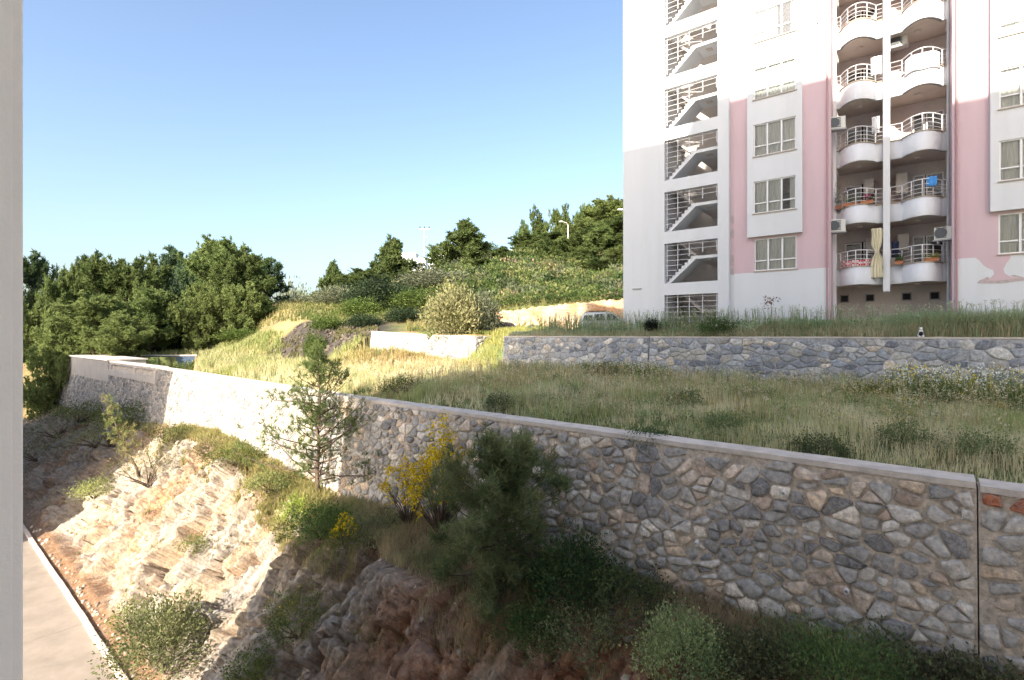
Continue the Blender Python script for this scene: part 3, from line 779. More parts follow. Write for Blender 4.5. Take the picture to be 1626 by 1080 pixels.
def window(parent, a, b, y, z0, z1, name='window', lights=3, curtain=True):
    fr = LB(); t = 0.055
    fr.b(a, b, y - .03, y + .03, z0, z0 + t); fr.b(a, b, y - .03, y + .03, z1 - t, z1)
    fr.b(a, a + t, y - .029, y + .029, z0 + t, z1 - t); fr.b(b - t, b, y - .029, y + .029, z0 + t, z1 - t)
    w = (b - a) / lights
    for i in range(1, lights): fr.b(a + w * i - t * .7, a + w * i + t * .7, y - .031, y + .031, z0 + t, z1 - t)
    tz = z0 + (z1 - z0) * 0.30
    for i in range(lights): fr.b(a + w * i + t, a + w * (i + 1) - t, y - .028, y + .028, tz, tz + .06)
    f = fr.build(name, M['upvc'], parent)
    gl = LB(); gl.b(a + t, b - t, y + .004, y + .010, z0 + t, z1 - t); gl.build('pane', M['glass'], f)
    if curtain:
        mb = MB(); N = 46; vs = []
        r = random.Random(int(a * 100 + z0 * 1000))
        ph = r.uniform(0, 6)
        for i in range(N + 1):
            x = a + (b - a) * i / N; yy = y + .075 + 0.016 * math.sin(i * 1.9 + ph) + 0.006 * math.sin(i * 0.8)
            vs += [(x, yy, z_(z0)), (x, yy, z_(z1))]
        g0 = r.choice((60, 60, 14, 26, 30)); g1 = g0 + r.choice((5, 9, 14))
        mb.add(vs, [(2 * i, 2 * i + 2, 2 * i + 3, 2 * i + 1) for i in range(N) if not (g0 <= i < g1)])
        mb.build('curtain', M['curtain'], f, smooth=True)
        dk_ = LB(); dk_.b(a + .004, b - .004, y + .115, y + .12, z0 + .004, z1 - .004); dk_.build('dark_room', M['dark'], f)
    return f
for left in (True, False):
    wa, wb = (7.13, 9.05) if left else mir(7.13, 9.05)
    for k in range(NF):
        z0, z1 = WZ(k); y = 0.06 if k == 0 else -0.14
        f = window(bldg, wa, wb, y, z0, z1)
        s = LB(); yy = 0 if k == 0 else -0.22
        s.b(wa - .05, wb + .05, yy - .06, yy + .05, z0 - .035, z0 + .004); s.build('sill', M['sill'], f)

# stairwell
def rail_clip(mb, x0, x1, y, z0, z1, prof, n=8, posts=()):
    for i in range(n):
        z = z0 + (z1 - z0) * (i + 0.6) / n
        xe = x0; step = (x1 - x0) / 60
        while xe < x1 and prof(xe) < z: xe += step
        if xe - x0 > 0.1: mb.bar((x0, y, z_(z)), (xe, y, z_(z)), 0.014, 5)
    for p in posts:
        x = x0 + (x1 - x0) * p; zb = max(z0, prof(x))
        if z1 - zb > 0.15: mb.bar((x, y, z_(zb)), (x, y, z_(z1)), 0.022, 5)
for left in (True, False):
    a, b = (2.5, 5.39) if left else mir(2.5, 5.39)
    st = LB(); rl = MB(); sl_ = LB(); dk = LB()
    for k in range(0, NF):
        zt = 2.20 + 2.9 * k; zb = zt - 2.24; fl = zb - 0.05             # opening top, bottom, floor
        g = (k == 0)
        # half landing on the right, flights towards it
        zl = fl + 1.50; xl = a + 1.55
        if not g:
            P = [(a - .02, fl - .14), (a - .02, fl + .02), (xl, zl), (b + .12, zl), (b + .12, zl - .16), (xl + .1, zl - .16)]
            st.add([(x, 0.02, z_(z)) for x, z in P] + [(x, 1.35, z_(z)) for x, z in P],
                   [tuple(range(6)), tuple(range(6, 12))[::-1]] + [(i, (i + 1) % 6, 6 + (i + 1) % 6, 6 + i) for i in range(6)])
            for q in range(9):
                xs = a + (xl - a) * q / 9; zs = fl + (zl - fl) * q / 9
                st.b(xs, xs + (xl - a) / 9 + .01, 0.03, 1.34, zs, zs + (zl - fl) / 9 + .02)
        # upper flight behind, from the landing up to the next floor at the left
        P = [(xl, zl - .16), (xl, zl), (a - .02, fl + 2.9), (a - .02, fl + 2.74)]
        dk.add([(x, 1.55, z_(z)) for x, z in P] + [(x, 2.75, z_(z)) for x, z in P], [(3, 2, 1, 0), (4, 5, 6, 7)] + [(i, (i + 1) % 4, 4 + (i + 1) % 4, 4 + i) for i in range(4)])
        dk.b(xl, b + .12, 1.36, 3.4, zl - .16, zl)
        dk.b(a - .3, a - .03, 0.0, 3.4, fl - .16, fl)
        prof = (lambda x, a=a, xl=xl, fl=fl, zl=zl: fl + 0.15 + (zl - fl) * min(1, (x - a) / (xl - a))) if not g else (lambda x: -9)
        rail_clip(rl, a, b, -0.17, zb, zt, prof, 8, (0.04, 0.25, 0.47, 0.72, 0.97))
        # handrail inside along the back flight
        rl.bar((xl, 1.5, z_(zl + .9)), (a, 1.5, z_(fl + 3.7 - .9)), 0.02, 5)
        sl_ = LB(); sl_.b((a + b) / 2 + .6, (a + b) / 2 + .9, 0.5, 0.8, zl - .20, zl - .161); sl_.build('stair_lamp', M['ceil'], bldg)
    st.build('stair_flight', M['white'], bldg); dk.build('rear_stair', M['inner'], bldg); rl.build('stair_railing', M['rail'], bldg)
# floor bands across stair side wall, small fittings
mb = LB(); mb.b(0.62, 1.15, -0.36, -0.302, 2.62, 2.68); mb.build('wall_bracket', M['gpipe'], bldg)
mb = LB(); mb.b(9.9, 9.96, -0.03, -0.001, 14.9, 14.98); mb.build('small_fitting', M['acdark'], bldg)

# balconies
YB = 1.20; YW = 2.70
def outline(x0, x1, c0, c1, B=0.75, n=28):
    pts = [(x0, YB)]
    for i in range(n + 1):
        t = i / n; pts.append((c0 + (c1 - c0) * t, YB - B * math.sin(math.pi * t) ** 0.8))
    pts.append((x1, YB)); return pts
def offs(pts, d):     # push the outline towards the wall
    out = []
    for i, p in enumerate(pts):
        a = Vector(pts[max(i - 1, 0)]); b = Vector(pts[min(i + 1, len(pts) - 1)]); t = (b - a).normalized()
        out.append((p[0] - t.y * d, p[1] + t.x * d))
    return out
BAL = [(10.60, 12.46, 10.74, 12.20), (12.72, 14.74, 13.15, 14.60)]
def balcony(k, side):
    x0, x1, c0, c1 = BAL[side]; o = outline(x0, x1, c0, c1); i_ = offs(o, 0.11)
    z0 = 2.35 + 2.9 * k; z1 = z0 + 0.20; zp = z0 + 0.83
    n = len(o); mb = LB()
    # parapet
    vs = [(x, y, z_(z0)) for x, y in o] + [(x, y, z_(zp)) for x, y in o] + [(x, y, z_(zp)) for x, y in i_] + [(x, y, z_(z0)) for x, y in i_]
    fs = []
    for g in range(3):
        fs += [(g * n + i, g * n + i + 1, (g + 1) * n + i + 1, (g + 1) * n + i) for i in range(n - 1)]
    fs += [(0, n, 2 * n, 3 * n), (n - 1, 2 * n - 1, 3 * n - 1, 4 * n - 1)]
    mb.add(vs, fs)
    bal = mb.build('balcony', M['white'], bldg)
    for p in bal.data.polygons: p.use_smooth = abs(p.normal.z) < 0.3
    mb = LB(); mb.prism([(x, y + .04) for x, y in i_] + [(x1, YW - .002), (x0, YW - .002)], z_(z0 + .003), z_(z1)); mb.build('slab', M['ceil'], bal)
    oo = offs(o, -0.03); ii = offs(o, 0.13)
    mb = LB(); mb.add([(x, y, z_(zp + .002)) for x, y in oo] + [(x, y, z_(zp + .035)) for x, y in oo] + [(x, y, z_(zp + .035)) for x, y in ii] + [(x, y, z_(zp + .002)) for x, y in ii], fs)
    mb.build('coping', M['lip'], bal)
    mid = offs(o, 0.05); rl = MB()
    for zz, rr in ((0.20, .013), (0.38, .013), (0.56, .013), (0.78, .024)):
        rl.tube([(x, y, z_(zp + zz)) for x, y in mid], [rr] * n, 6)
    L = [0, 1, n // 4, n // 2 - 1 + (side), 3 * n // 4, n - 2, n - 1]
    for i in sorted(set(L)):
        x, y = mid[i]; rl.bar((x, y, z_(zp + .03)), (x, y, z_(zp + .78)), 0.021, 6)
    rl.build('railing', M['rail'], bal, smooth=True)
    # door and window on the back wall
    zd = z1 + 0.02
    a = x0 + 0.20; w_ = 0.70
    if side == 0:
        window(bldg, x0 + .25, x0 + .95, YW - .04, zd, zd + 2.05, 'balcony_door', 1, False); window(bldg, x0 + 1.02, x0 + 1.55, YW - .045, zd + .0, zd + 2.05, 'balcony_window', 1, k % 3 == 1)
    else:
        window(bldg, x0 + .85, x0 + 1.30, YW - .04, zd, zd + 2.1, 'balcony_door', 1, k % 2 == 0); window(bldg, x0 + 1.34, x0 + 2.0, YW - .045, zd + .7, zd + 2.1, 'balcony_window', 1, k % 2 == 1)
    db = LB()
    db.b(x0 + (.25 if side == 0 else .85), x0 + (1.55 if side == 0 else 2.0), YW - .012, YW - .002, zd, zd + 2.08); db.build('dark_room', M['dark'], bldg)
    lp = MB(); cx = (x0 + x1) / 2; lp.tube([(cx, 1.55, z_(z0 - .002)), (cx, 1.55, z_(z0 - .07))], [0.12, 0.11], 12); lp.build('ceiling_lamp', M['inner'], bal)
for k in range(NF):
    for sd in (0, 1): balcony(k, sd)
# beam ends round the column, at each floor
for k in range(NF):
    z0 = 2.35 + 2.9 * k; mb = LB(); mb.b(12.40, 12.78, 1.302, 2.68, z0 - .02, z0 + .20); mb.build('beam', M['white'], bldg)
# small basement windows behind the weeds
for xa in (10.62, 11.69, 13.14, 14.18):
    fr = LB(); z0, z1 = 1.62, 2.02; a, b = xa, xa + 0.40; y = YW - .03; t = .05
    fr.b(a, b, y - .03, y + .03, z0, z0 + t); fr.b(a, b, y - .03, y + .03, z1 - t, z1); fr.b(a, a + t, y - .029, y + .029, z0 + t, z1 - t); fr.b(b - t, b, y - .029, y + .029, z0 + t, z1 - t)
    f = fr.build('basement_window', M['gpipe'], bldg); q = LB(); q.b(a + t, b - t, y - .01, y + .01, z0 + t, z1 - t); q.build('pane', M['dark'], f)
# pipes
for x, y, m in ((10.33, -0.06, 'pipe'), (14.99, -0.06, 'pipe'), (14.80, 1.02, 'gpipe')):
    mb = MB(); mb.bar((x, y, 0.1), (x, y, z_(TOPZ - .1)), 0.038, 8)
    for k in range(NF): mb.bar((x, y, z_(3.4 + 2.9 * k)), (x, y, z_(3.47 + 2.9 * k)), 0.048, 8)
    mb.build('drainpipe', M[m], bldg, smooth=False)
# peeling paint: pink runs down over the white base, brown edge below it
def patch(name, pts, m, y):
    mb = MB(); n = len(pts)
    mb.add([(x, y, z_(z)) for x, z in pts] + [(x, 0.001, z_(z)) for x, z in pts], [tuple(range(n)), tuple(range(n, 2 * n))[::-1]] + [(i, (i + 1) % n, n + (i + 1) % n, n + i) for i in range(n)])
    return mb.build(name, m, bldg)
patch('pink_paint_run', [(15.55, 3.22), (16.62, 3.22), (16.62, 3.05), (16.50, 2.85), (16.42, 2.62), (16.46, 2.45), (16.62, 2.32), (16.9, 2.22), (16.5, 2.15), (16.1, 2.14), (15.85, 2.16), (16.02, 2.30), (16.15, 2.46), (16.12, 2.62), (15.95, 2.72), (15.82, 2.85), (15.72, 3.02)], M['pink'], -0.004)
patch('peeled_paint', [(15.62, 2.12), (15.7, 2.22), (15.95, 2.36), (16.02, 2.28), (15.9, 2.2), (16.3, 2.18), (16.85, 2.24), (16.6, 2.36), (16.75, 2.38), (17.0, 2.26), (17.15, 2.14), (16.8, 2.12), (16.4, 2.06), (16.0, 2.08)], M['peel'], -0.008)
for zz, hh in ((6.05, .5), (5.3, .6), (3.9, .7), (3.3, .5)):
    r = random.Random(int(zz * 10)); x = 6.07
    pts_ = []
    for i in range(12):
        t = 2 * math.pi * i / 12; pts_.append((x + math.cos(t) * .10 * r.uniform(.5, 1.3), zz + math.sin(t) * hh * .5 * r.uniform(.6, 1.1)))
    patch('peeled_paint', pts_, M['peel'], -0.004)

# things on the balconies -------------------------------------------------------------
RZ = math.atan2(-0.6057, 0.7957)
def bw(x, y, h):      # building coordinates -> world
    return (B0[0] + x * 0.7957 + y * 0.6057, B0[1] - x * 0.6057 + y * 0.7957, h)
def zf(k): return 2.35 + 2.9 * k + .20          # balcony floor
def ac(x, y, h, label, rz=0.0, w=0.78, hh=0.62, d=0.30):
    o = empty('air_conditioner', bw(x, y, h), RZ + rz); tag(o, label, 'air conditioner', 'air conditioner units')
    MB().box(-w / 2, w / 2, -d / 2, d / 2, 0.05, hh).build('casing', M['ac'], o, bevel=0.012)
    g = MB()
    for i in range(7): g.box(-w / 2 + .06, w / 2 - .2, -d / 2 - .012, -d / 2 - .003, 0.11 + i * .07, 0.145 + i * .07)
    g.build('grille', M['acdark'], o)
    g = MB(); g.tube([(-.08, -d / 2 - .016, .33), (-.08, -d / 2 - .022, .33)], [0.22, 0.22], 16); g.build('fan_guard', M['acdark'], o)
    g = MB(); g.box(-w / 2 - .05, w / 2 + .05, -d / 2, d / 2 + .1, 0.0, 0.045); g.box(-w / 2 + .1, -w / 2 + .14, -d / 2, d / 2 + .1, -.12, 0); g.build('bracket', M['gpipe'], o)
    return o
ac(10.62, 0.40, 9.75, 'white air conditioner on the left pink reveal, the higher of the two there', 0.35)
ac(10.62, 0.40, 4.85, 'white air conditioner on the left pink reveal, just above the red checked cloth', 0.35)
ac(14.60, 0.45, 4.05, 'white air conditioner on the right reveal above the lowest right balcony', -0.2, .62, .58)
ac(12.98, 1.75, 13.5, 'beige air conditioner hung behind the balcony of the upper right flat')
def boxthing(name, label, cat, x, y, h, sx, sy, sz, m, bev=.02):
    o = empty(name, bw(x, y, h), RZ); tag(o, label, cat)
    MB().box(-sx / 2, sx / 2, -sy / 2, sy / 2, 0, sz).build('body', m, o, bevel=bev)
    q = MB(); q.box(-sx * .4, sx * .4, -sy / 2 - .012, -sy / 2 - .002, sz * .15, sz * .85); q.build('door', m, o, bevel=.003)
    for xx in (-.2, .1): MB().bar((sx * xx, 0, -.0), (sx * xx, 0, -.25), .02).build('pipe', M['gpipe'], o)
boxthing('boiler', 'cream wall boiler at the left of the right balcony where the blue cloth hangs', 'boiler', 13.15, 2.4, 6.75, .46, .32, .95, M['ac'])
boxthing('boiler', 'pale grey boiler on the lowest right balcony beside the dark garment', 'boiler', 13.2, 2.4, 4.0, .44, .30, .8, M['ac'])
boxthing('boiler', 'dull white boiler on the flowered left balcony', 'boiler', 11.85, 2.4, 6.95, .42, .30, .7, M['ac'])
boxthing('boiler', 'dull white boiler behind the yellow striped hanging cloth', 'boiler', 11.95, 2.4, 4.0, .42, .30, .75, M['ac'])

def cloth(name, label, cat, pts_fn, nu, nv, m, group=None):
    V = []; 
    for i in range(nu + 1):
        for j in range(nv + 1): V.append(pts_fn(i / nu, j / nv))
    Fc = [(i * (nv + 1) + j, (i + 1) * (nv + 1) + j, (i + 1) * (nv + 1) + j + 1, i * (nv + 1) + j + 1) for i in range(nu) for j in range(nv)]
    me = bpy.data.meshes.new(name); me.from_pydata(V, [], Fc); me.update(); me.materials.append(m)
    me.polygons.foreach_set('use_smooth', [True] * len(me.polygons))
    o = bpy.data.objects.new(name, me); col.objects.link(o); tag(o, label, cat, group)
    s = o.modifiers.new('thick', 'SOLIDIFY'); s.thickness = 0.008
    return o
def pattern_mat(name, c1, c2, kind, scale):
    m = mat(name, c1, 0.9); nt = m.node_tree; L = nt.links
    bs = [n for n in nt.nodes if n.type == 'BSDF_PRINCIPLED'][0]; tc = [n for n in nt.nodes if n.type == 'TEX_COORD'][0]
    mp = nt.nodes.new('ShaderNodeMapping'); mp.inputs['Rotation'].default_value = (0, 0, -RZ); L.new(tc.outputs['Object'], mp.inputs[0])
    if kind == 'check':
        k = nt.nodes.new('ShaderNodeTexChecker'); k.inputs['Scale'].default_value = scale; k.inputs['Color1'].default_value = (*c1, 1); k.inputs['Color2'].default_value = (*c2, 1)
        L.new(mp.outputs[0], k.inputs['Vector']); L.new(k.outputs[0], bs.inputs['Base Color'])
    else:
        k = nt.nodes.new('ShaderNodeTexWave'); k.inputs['Scale'].default_value = scale; k.inputs['Distortion'].default_value = 1.0; L.new(mp.outputs[0], k.inputs['Vector'])
        cr = nt.nodes.new('ShaderNodeValToRGB'); cr.color_ramp.elements[0].color = (*c1, 1); cr.color_ramp.elements[1].color = (*c2, 1); cr.color_ramp.elements[0].position = .35; cr.color_ramp.elements[1].position = .6
        L.new(k.outputs[0], cr.inputs[0]); L.new(cr.outputs[0], bs.inputs['Base Color'])
    return m
m_yel = pattern_mat('striped_cloth', (0.66, 0.59, 0.36), (0.74, 0.71, 0.60), 'wave', 3.0)
def yfn(i, j):
    h = 4.98 - j * 2.35; wdt = 0.42 * (1 - 0.62 * math.exp(-((j - .48) / .10) ** 2)) * (1.0 if j < .5 else 1.12)
    x = 12.20 + (i - .5) * wdt + .02 * math.sin(j * 14) + (.10 * j * (1 - j))
    return bw(x, 1.02 + .05 * math.sin(i * 22 + j * 3) - .05 * j - (0.10 if j > .45 else 0), h)
cloth('hanging_cloth', 'long pale yellow striped cloth knotted in the middle, hanging by the balcony column', 'cloth', yfn, 26, 30, m_yel)
m_red = pattern_mat('red_check_cloth', (0.62, 0.05, 0.09), (0.80, 0.72, 0.72), 'check', 11)
cloth('checked_cloth', 'red and white checked cloth on the lowest left balcony', 'cloth', lambda i, j: bw(10.85 + i * 1.15, 0.98 + .04 * math.sin(i * 30) + (.12 if i < .12 or i > .9 else 0), 3.55 - j * .32), 30, 6, m_red)
m_blu = mat('blue_cloth', (0.08, 0.30, 0.70), 0.85, 0.15, 6)
cloth('blue_cloth', 'bright blue cloth drying over the right balcony railing', 'cloth', lambda i, j: bw(14.02 + i * .36, 0.60 + .03 * math.sin(i * 12) - .03, 6.93 - j * .42), 12, 6, m_blu)
m_whc = mat('white_cloth', (0.74, 0.74, 0.76), 0.9, 0.04, 4)
cloth('white_sheet', 'white sheet hung at the right end of the upper left balcony', 'cloth', lambda i, j: bw(12.0 + i * .42, 0.92 + .04 * math.sin(i * 16), 13.0 - j * .85), 12, 8, m_whc)
cloth('white_towel', 'white towel on the railing of the left balcony beside the column, third row', 'cloth', lambda i, j: bw(12.02 + i * .3, 1.35 + .03 * math.sin(i * 16), 10.35 - j * .8), 10, 8, m_whc)
cloth('white_sheet', 'large white sheet draped over the upper right balcony railing', 'cloth', lambda i, j: bw(*( (lambda o: (o[0], o[1] - .05))(outline(12.72, 14.74, 13.15, 14.60)[3 + int(i * 24)])), 12.42 + .04 * math.sin(i * 9) - j * .72), 24, 8, m_whc)
m_pk = mat('pink_cloth', (0.60, 0.20, 0.25), 0.85, 0.1, 6); m_gr = mat('green_cloth', (0.20, 0.45, 0.12), 0.85, 0.1, 6)
cloth('pink_towel', 'faded red towel on the topmost visible right balcony', 'cloth', lambda i, j: bw(14.25 + i * .3, .72 + .03 * math.sin(i * 12), 15.75 - j * .5), 10, 6, m_pk)
# laundry on the lowest right balcony
m_nv = mat('navy_cloth', (0.03, 0.04, 0.09), 0.9, .2, 6)
cloth('navy_jacket', 'dark navy garment hanging beside the column on the lowest right balcony', 'clothing', lambda i, j: bw(12.76 + i * .28, 1.5 + .04 * math.sin(i * 14), 4.35 - j * .75), 10, 8, m_nv)
# chairs and table of plastic on the lowest right balcony
def pchair(x, y, k, label, m):
    o = empty('garden_chair', bw(x, y, zf(k)), RZ + random.uniform(-.6, .6)); tag(o, label, 'chair')
    MB().box(-.22, .22, -.22, .22, .42, .45).build('seat', m, o, bevel=.01)
    b = MB()
    for i in range(5): b.box(-.2 + i * .09, -.16 + i * .09, .19, .22, .46, .86)
    b.box(-.22, .22, .185, .225, .86, .92); b.build('backrest', m, o)
    for sx in (-.2, .2):
        for sy in (-.2, .2): MB().bar((sx, sy, .42), (sx * 1.1, sy * 1.1, 0), .018).build('leg', m, o)
m_dp = mat('dark_plastic', (0.05, 0.05, 0.055), 0.5); m_wp = mat('white_plastic', (0.7, 0.7, 0.7), 0.4)
pchair(14.1, 1.7, 0, 'dark slatted chair by the window on the lowest right balcony', m_dp)
pchair(13.0, 1.9, 0, 'white slatted chair near the column on the lowest right balcony', m_wp)
pchair(11.2, 1.8, 2, 'dark slatted chair on the left balcony level with the higher air conditioner', m_dp)
def pot_box(x, y, k, w, label, colr, flowers=None, hgt=.35):
    o = empty('flower_box', bw(x, y, 2.35 + 2.9 * k + .87), RZ); tag(o, label, 'flower box')
    MB().box(-w / 2, w / 2, -.07, .07, 0, .15).build('trough', M['clay'], o, bevel=.015)
    r = np.random.default_rng(int(x * 100)); n = 420
    c = np.stack([r.uniform(-w / 2, w / 2, n), r.normal(0, .08, n), .14 + r.gamma(2.0, hgt / 4, n)], -1)
    leafs(c, 0.045, colr, r, 'plant', o)
    if flowers is not None:
        n = 130; c = np.stack([r.normal(0, w / 5, n), r.normal(-.03, .07, n), .25 + r.normal(.08, .07, n)], -1)
        leafs(c, 0.04, flowers, r, 'flowers', o)
def leafs(c, size, colr, r, name, parent, aspect=0.5, dirs=None, var=0.35, matl='leaf', mixc=None, mixamt=None):
    n = len(c)
    if dirs is None: dirs = r.normal(0, 1, (n, 3))
    d = dirs / (np.linalg.norm(dirs, axis=1, keepdims=True) + 1e-9)
    a = np.cross(d, r.normal(0, 1, (n, 3))); a /= (np.linalg.norm(a, axis=1, keepdims=True) + 1e-9)
    s = (size * r.uniform(0.6, 1.4, (n, 1))) if np.isscalar(size) else size[:, None] * r.uniform(.7, 1.3, (n, 1))
    w = s * aspect
    V = np.stack([c, c + d * s * .5 + a * w * .5, c + d * s, c + d * s * .5 - a * w * .5], 1).reshape(-1, 3)
    q = np.arange(n * 4).reshape(n, 4)
    base = np.tile(np.array(colr)[None], (n, 1)) if np.ndim(colr) == 1 else np.asarray(colr)
    base = base * r.uniform(1 - var, 1 + var, (n, 1))
    C = np.repeat(base, 4, 0)
    return np_mesh(name, V, q, M[matl], parent, colr=C)
pot_box(11.2, 0.72, 1, .62, 'long clay flower box with trailing green plants on the left balcony corner', (0.06, 0.12, 0.03), hgt=.5)
pot_box(11.85, 0.68, 1, .5, 'clay flower box with bright pink flowers on the left balcony', (0.06, 0.11, 0.03), (0.75, 0.08, 0.30))
pot_box(10.68, 1.05, 1, .25, 'dark bushy potted plant spilling over the left end of the flowered balcony', (0.03, 0.07, 0.02), hgt=.7)
pot_box(13.05, 0.95, 0, .3, 'small clay pot of green plants near the column on the lowest right balcony', (0.06, 0.12, 0.03), hgt=.25)
pot_box(14.2, 0.66, 0, .5, 'yellow-green potted plants on the lowest right balcony parapet', (0.30, 0.30, 0.04), hgt=.2)

# ------------------------------------------------------------------ the viewer's own building and its neighbour
own = empty('apartment_building', (*P2(0, -6), -11)); tag(own, 'pale apartment block whose beige wall edge stands at the left of the view', 'building')
def slab2(u0, u1, v0, v1, z0, z1): return MB().prism([P2(u0, v0), P2(u1, v0), P2(u1, v1), P2(u0, v1)], z0, z1)
EL = math.tan(R(SUN_EL))
rel(MB().prism([P2(3.5, -13), P2(12.4, -13), P2(15.55, -0.15), P2(3.5, -0.15)], -11, 27.4).build('left_wing', M['jamb'], own), own)
rel(slab2(-4.8, 3.498, -13, -0.152, -11, 29.1).build('middle_wing', M['jamb'], own), own)
rel(slab2(-18, -4.802, -13, -0.154, -11, 26.8).build('right_wing', M['jamb'], own), own)
# projecting pilaster next to the window: this is the pale edge at the left of the picture
j = MB(); j.prism([P2(2.2, -0.15), P2(2.6, -0.15), P2(2.6, .2545), P2(2.2, .2545)], -3, 3)
rel(j.build('pilaster', M['jamb'], own, bevel=0.004), own)
j = MB(); j.prism([P2(2.16, -0.15), P2(2.198, -0.15), P2(2.198, .226), P2(2.16, .226)], -3, 3)
rel(j.build('window_jamb', M['jamb'], own, bevel=0.003), own)
nb = empty('apartment_building', (*P2(52, -7), -11)); tag(nb, 'low pale building across the gap beside the street', 'building')
rel(slab2(36.0, 69, -13, -1.0, -11, 4.8).build('wall', M['jamb'], nb), nb)
rel(slab2(35.7, 69.3, -13.3, -0.8, 4.8, 5.0).build('roof', M['concrete_lt'], nb), nb)

# ------------------------------------------------------------------ vegetation tools
G = dict(near1=(0.17, 0.23, 0.10), near2=(0.38, 0.40, 0.19), pine=(0.095, 0.135, 0.045), pine_lt=(0.19, 0.235, 0.085), olive=(0.17, 0.19, 0.12), maquis=(0.10, 0.14, 0.045),
         bluegreen=(0.085, 0.13, 0.075), lime=(0.24, 0.29, 0.10), straw=(0.44, 0.34, 0.17), dry=(0.30, 0.20, 0.11), yellow=(0.75, 0.55, 0.02))
def A(c): return np.array(c, float)
def tufts(cs, ds, k, length, width, r, colr, spread=0.9, backs=0.25):
    """k needles per tuft, fanning round each tuft's direction; returns verts, quads, colours"""
    n = len(cs); c = np.repeat(cs, k, 0); d = np.repeat(ds, k, 0) + r.normal(0, spread, (n * k, 3))
    d /= np.linalg.norm(d, axis=1, keepdims=True) + 1e-9
    ln = (np.repeat(np.broadcast_to(length, (n,)), k) * r.uniform(.6, 1.25, n * k))[:, None]
    c = c + np.repeat(ds, k, 0) * r.uniform(-1, 0.3, (n * k, 1)) * ln * backs * 2
    a = np.cross(d, r.normal(0, 1, (n * k, 3))); a /= np.linalg.norm(a, axis=1, keepdims=True) + 1e-9
    w = (np.repeat(np.broadcast_to(width, (n,)), k))[:, None]
    V = np.stack([c - a * w * .5, c + a * w * .5, c + d * ln + a * w * .22, c + d * ln - a * w * .22], 1).reshape(-1, 3)
    q = np.arange(len(V)).reshape(-1, 4)
    C = np.repeat(np.repeat(colr, k, 0) * r.uniform(.8, 1.2, (n * k, 1)), 4, 0)
    return V, q, C
def pine_mesh(seed, H, Rad, clear, nb, kind, nl, nw, k, dens=1.0, c1='pine', c2='pine_lt', lean=0.0, sub=4, drop=0.0, tight=.30, vary=(.35, 1.2)):
    """returns (trunk MB, tuft arrays). kind: 'round', 'cone', 'open'"""
    r = np.random.default_rng(seed); mb = MB()
    T = []; n = 9; x = y = 0
    for i in range(n + 1):
        t = i / n; T.append(Vector((x, y, H * 0.96 * t))); x += r.normal(0, .012 * H) + lean * H / n; y += r.normal(0, .012 * H)
    tr = (0.022 if H > 7 else .013) * H + .015
    mb.tube(T, [tr * (1 - 0.85 * i / n) for i in range(n + 1)], 7)
    cs = []; ds = []; tip = []
    for b in range(nb):
        t = clear + (1 - clear) * (b + r.uniform(0, 1)) / nb
        f = t * n; i = min(int(f), n - 1); p0 = T[i].lerp(T[i + 1], f - i)
        q = (t - clear) / (1 - clear)
        if kind == 'cone': L = Rad * (1 - q) ** 1.05 * (r.uniform(.55, 1.25) if H > 7 else r.uniform(.3, 1.45)) + .025 * H
        elif kind == 'open': L = Rad * (0.45 + 0.55 * math.sin(math.pi * min(1, q + .15))) * r.uniform(.4, 1.15)
        else: L = Rad * (math.sin(math.pi * (0.18 + 0.80 * q)) ** .6) * r.uniform(*vary)
        az = b * 2.399 + r.uniform(-.5, .5); el = (0.15 + (0.4 if kind == 'cone' else 0.75) * q) * r.uniform(.6, 1.3) - drop * (1 - q) + r.normal(0, .12)
        d = Vector((math.cos(az) * math.cos(el), math.sin(az) * math.cos(el), math.sin(el)))
        pts = [p0]; m = 5
        for s in range(m):
            d = (d + Vector((r.normal(0, .10), r.normal(0, .10), .05 + r.normal(0, .06)))).normalized(); pts.append(pts[-1] + d * L / m)
        mb.tube(pts, [tr * .38 * (1 - q * .5) * (1 - .8 * s / m) + .004 for s in range(m + 1)], 4, cap=False)
        for s in range(1, m + 1):
            nsub = int(sub * dens * (0.12 + 1.25 * (s / m) ** 1.6) * (.30 + 1.0 * min(1.2, L / Rad)) + r.uniform(0, 1))
            for _ in range(nsub):
                sd = (Vector(pts[s]) - Vector(pts[s - 1])).normalized()
                off = Vector(r.normal(0, 1, 3)); off = (off - sd * off.dot(sd) * .6)
                ll = L * tight * r.uniform(.2, 1) * (1.15 - .5 * s / m)
                e = Vector(pts[s]) + off.normalized() * ll + Vector((0, 0, abs(r.normal(0, .08)) * L))
                if ll > .12 * L and r.random() < .5: mb.tube([pts[s], e], [tr * .10 + .003, .004], 3, cap=False)
                dd = (e - Vector(pts[s])).normalized() * .5 + sd * .5 + Vector((0, 0, .35))
                for _k in range(2):
                    e2 = e + Vector(r.normal(0, 1, 3)) * nl * .55
                    cs.append(e2); ds.append(dd); tip.append(min(1, max(0, r.normal(.38, .22) + .3 * (s / m - .6))))
    cs = np.array([tuple(v) for v in cs]); ds = np.array([tuple(v) for v in ds]); tip = np.array(tip)[:, None]
    # foliage varies from clump to clump
    cl = (0.5 + 0.9 * vnoise(cs[:, 0] * 1.1 / nl * .2, cs[:, 1] * 1.1 / nl * .2, cs[:, 2] * 1.1 / nl * .2, seed))[:, None]
    w = np.clip(tip * .7 + (cl - .5) * .6, 0, 1)
    C = A(G[c1]) * (1 - w) + A(G[c2]) * w
    return mb, tufts(cs, ds, k, nl, nw, r, C)
def make_pine(name, seed, H, Rad, loc=None, **kw):
    mb, (V, q, C) = pine_mesh(seed, H, Rad, **kw)
    root = empty(name, loc or (0, 0, 0))
    mb.build('trunk', M['bark'], root, smooth=True)
    np_mesh('crown', V, q, M['leaf'], root, colr=C)
    return root
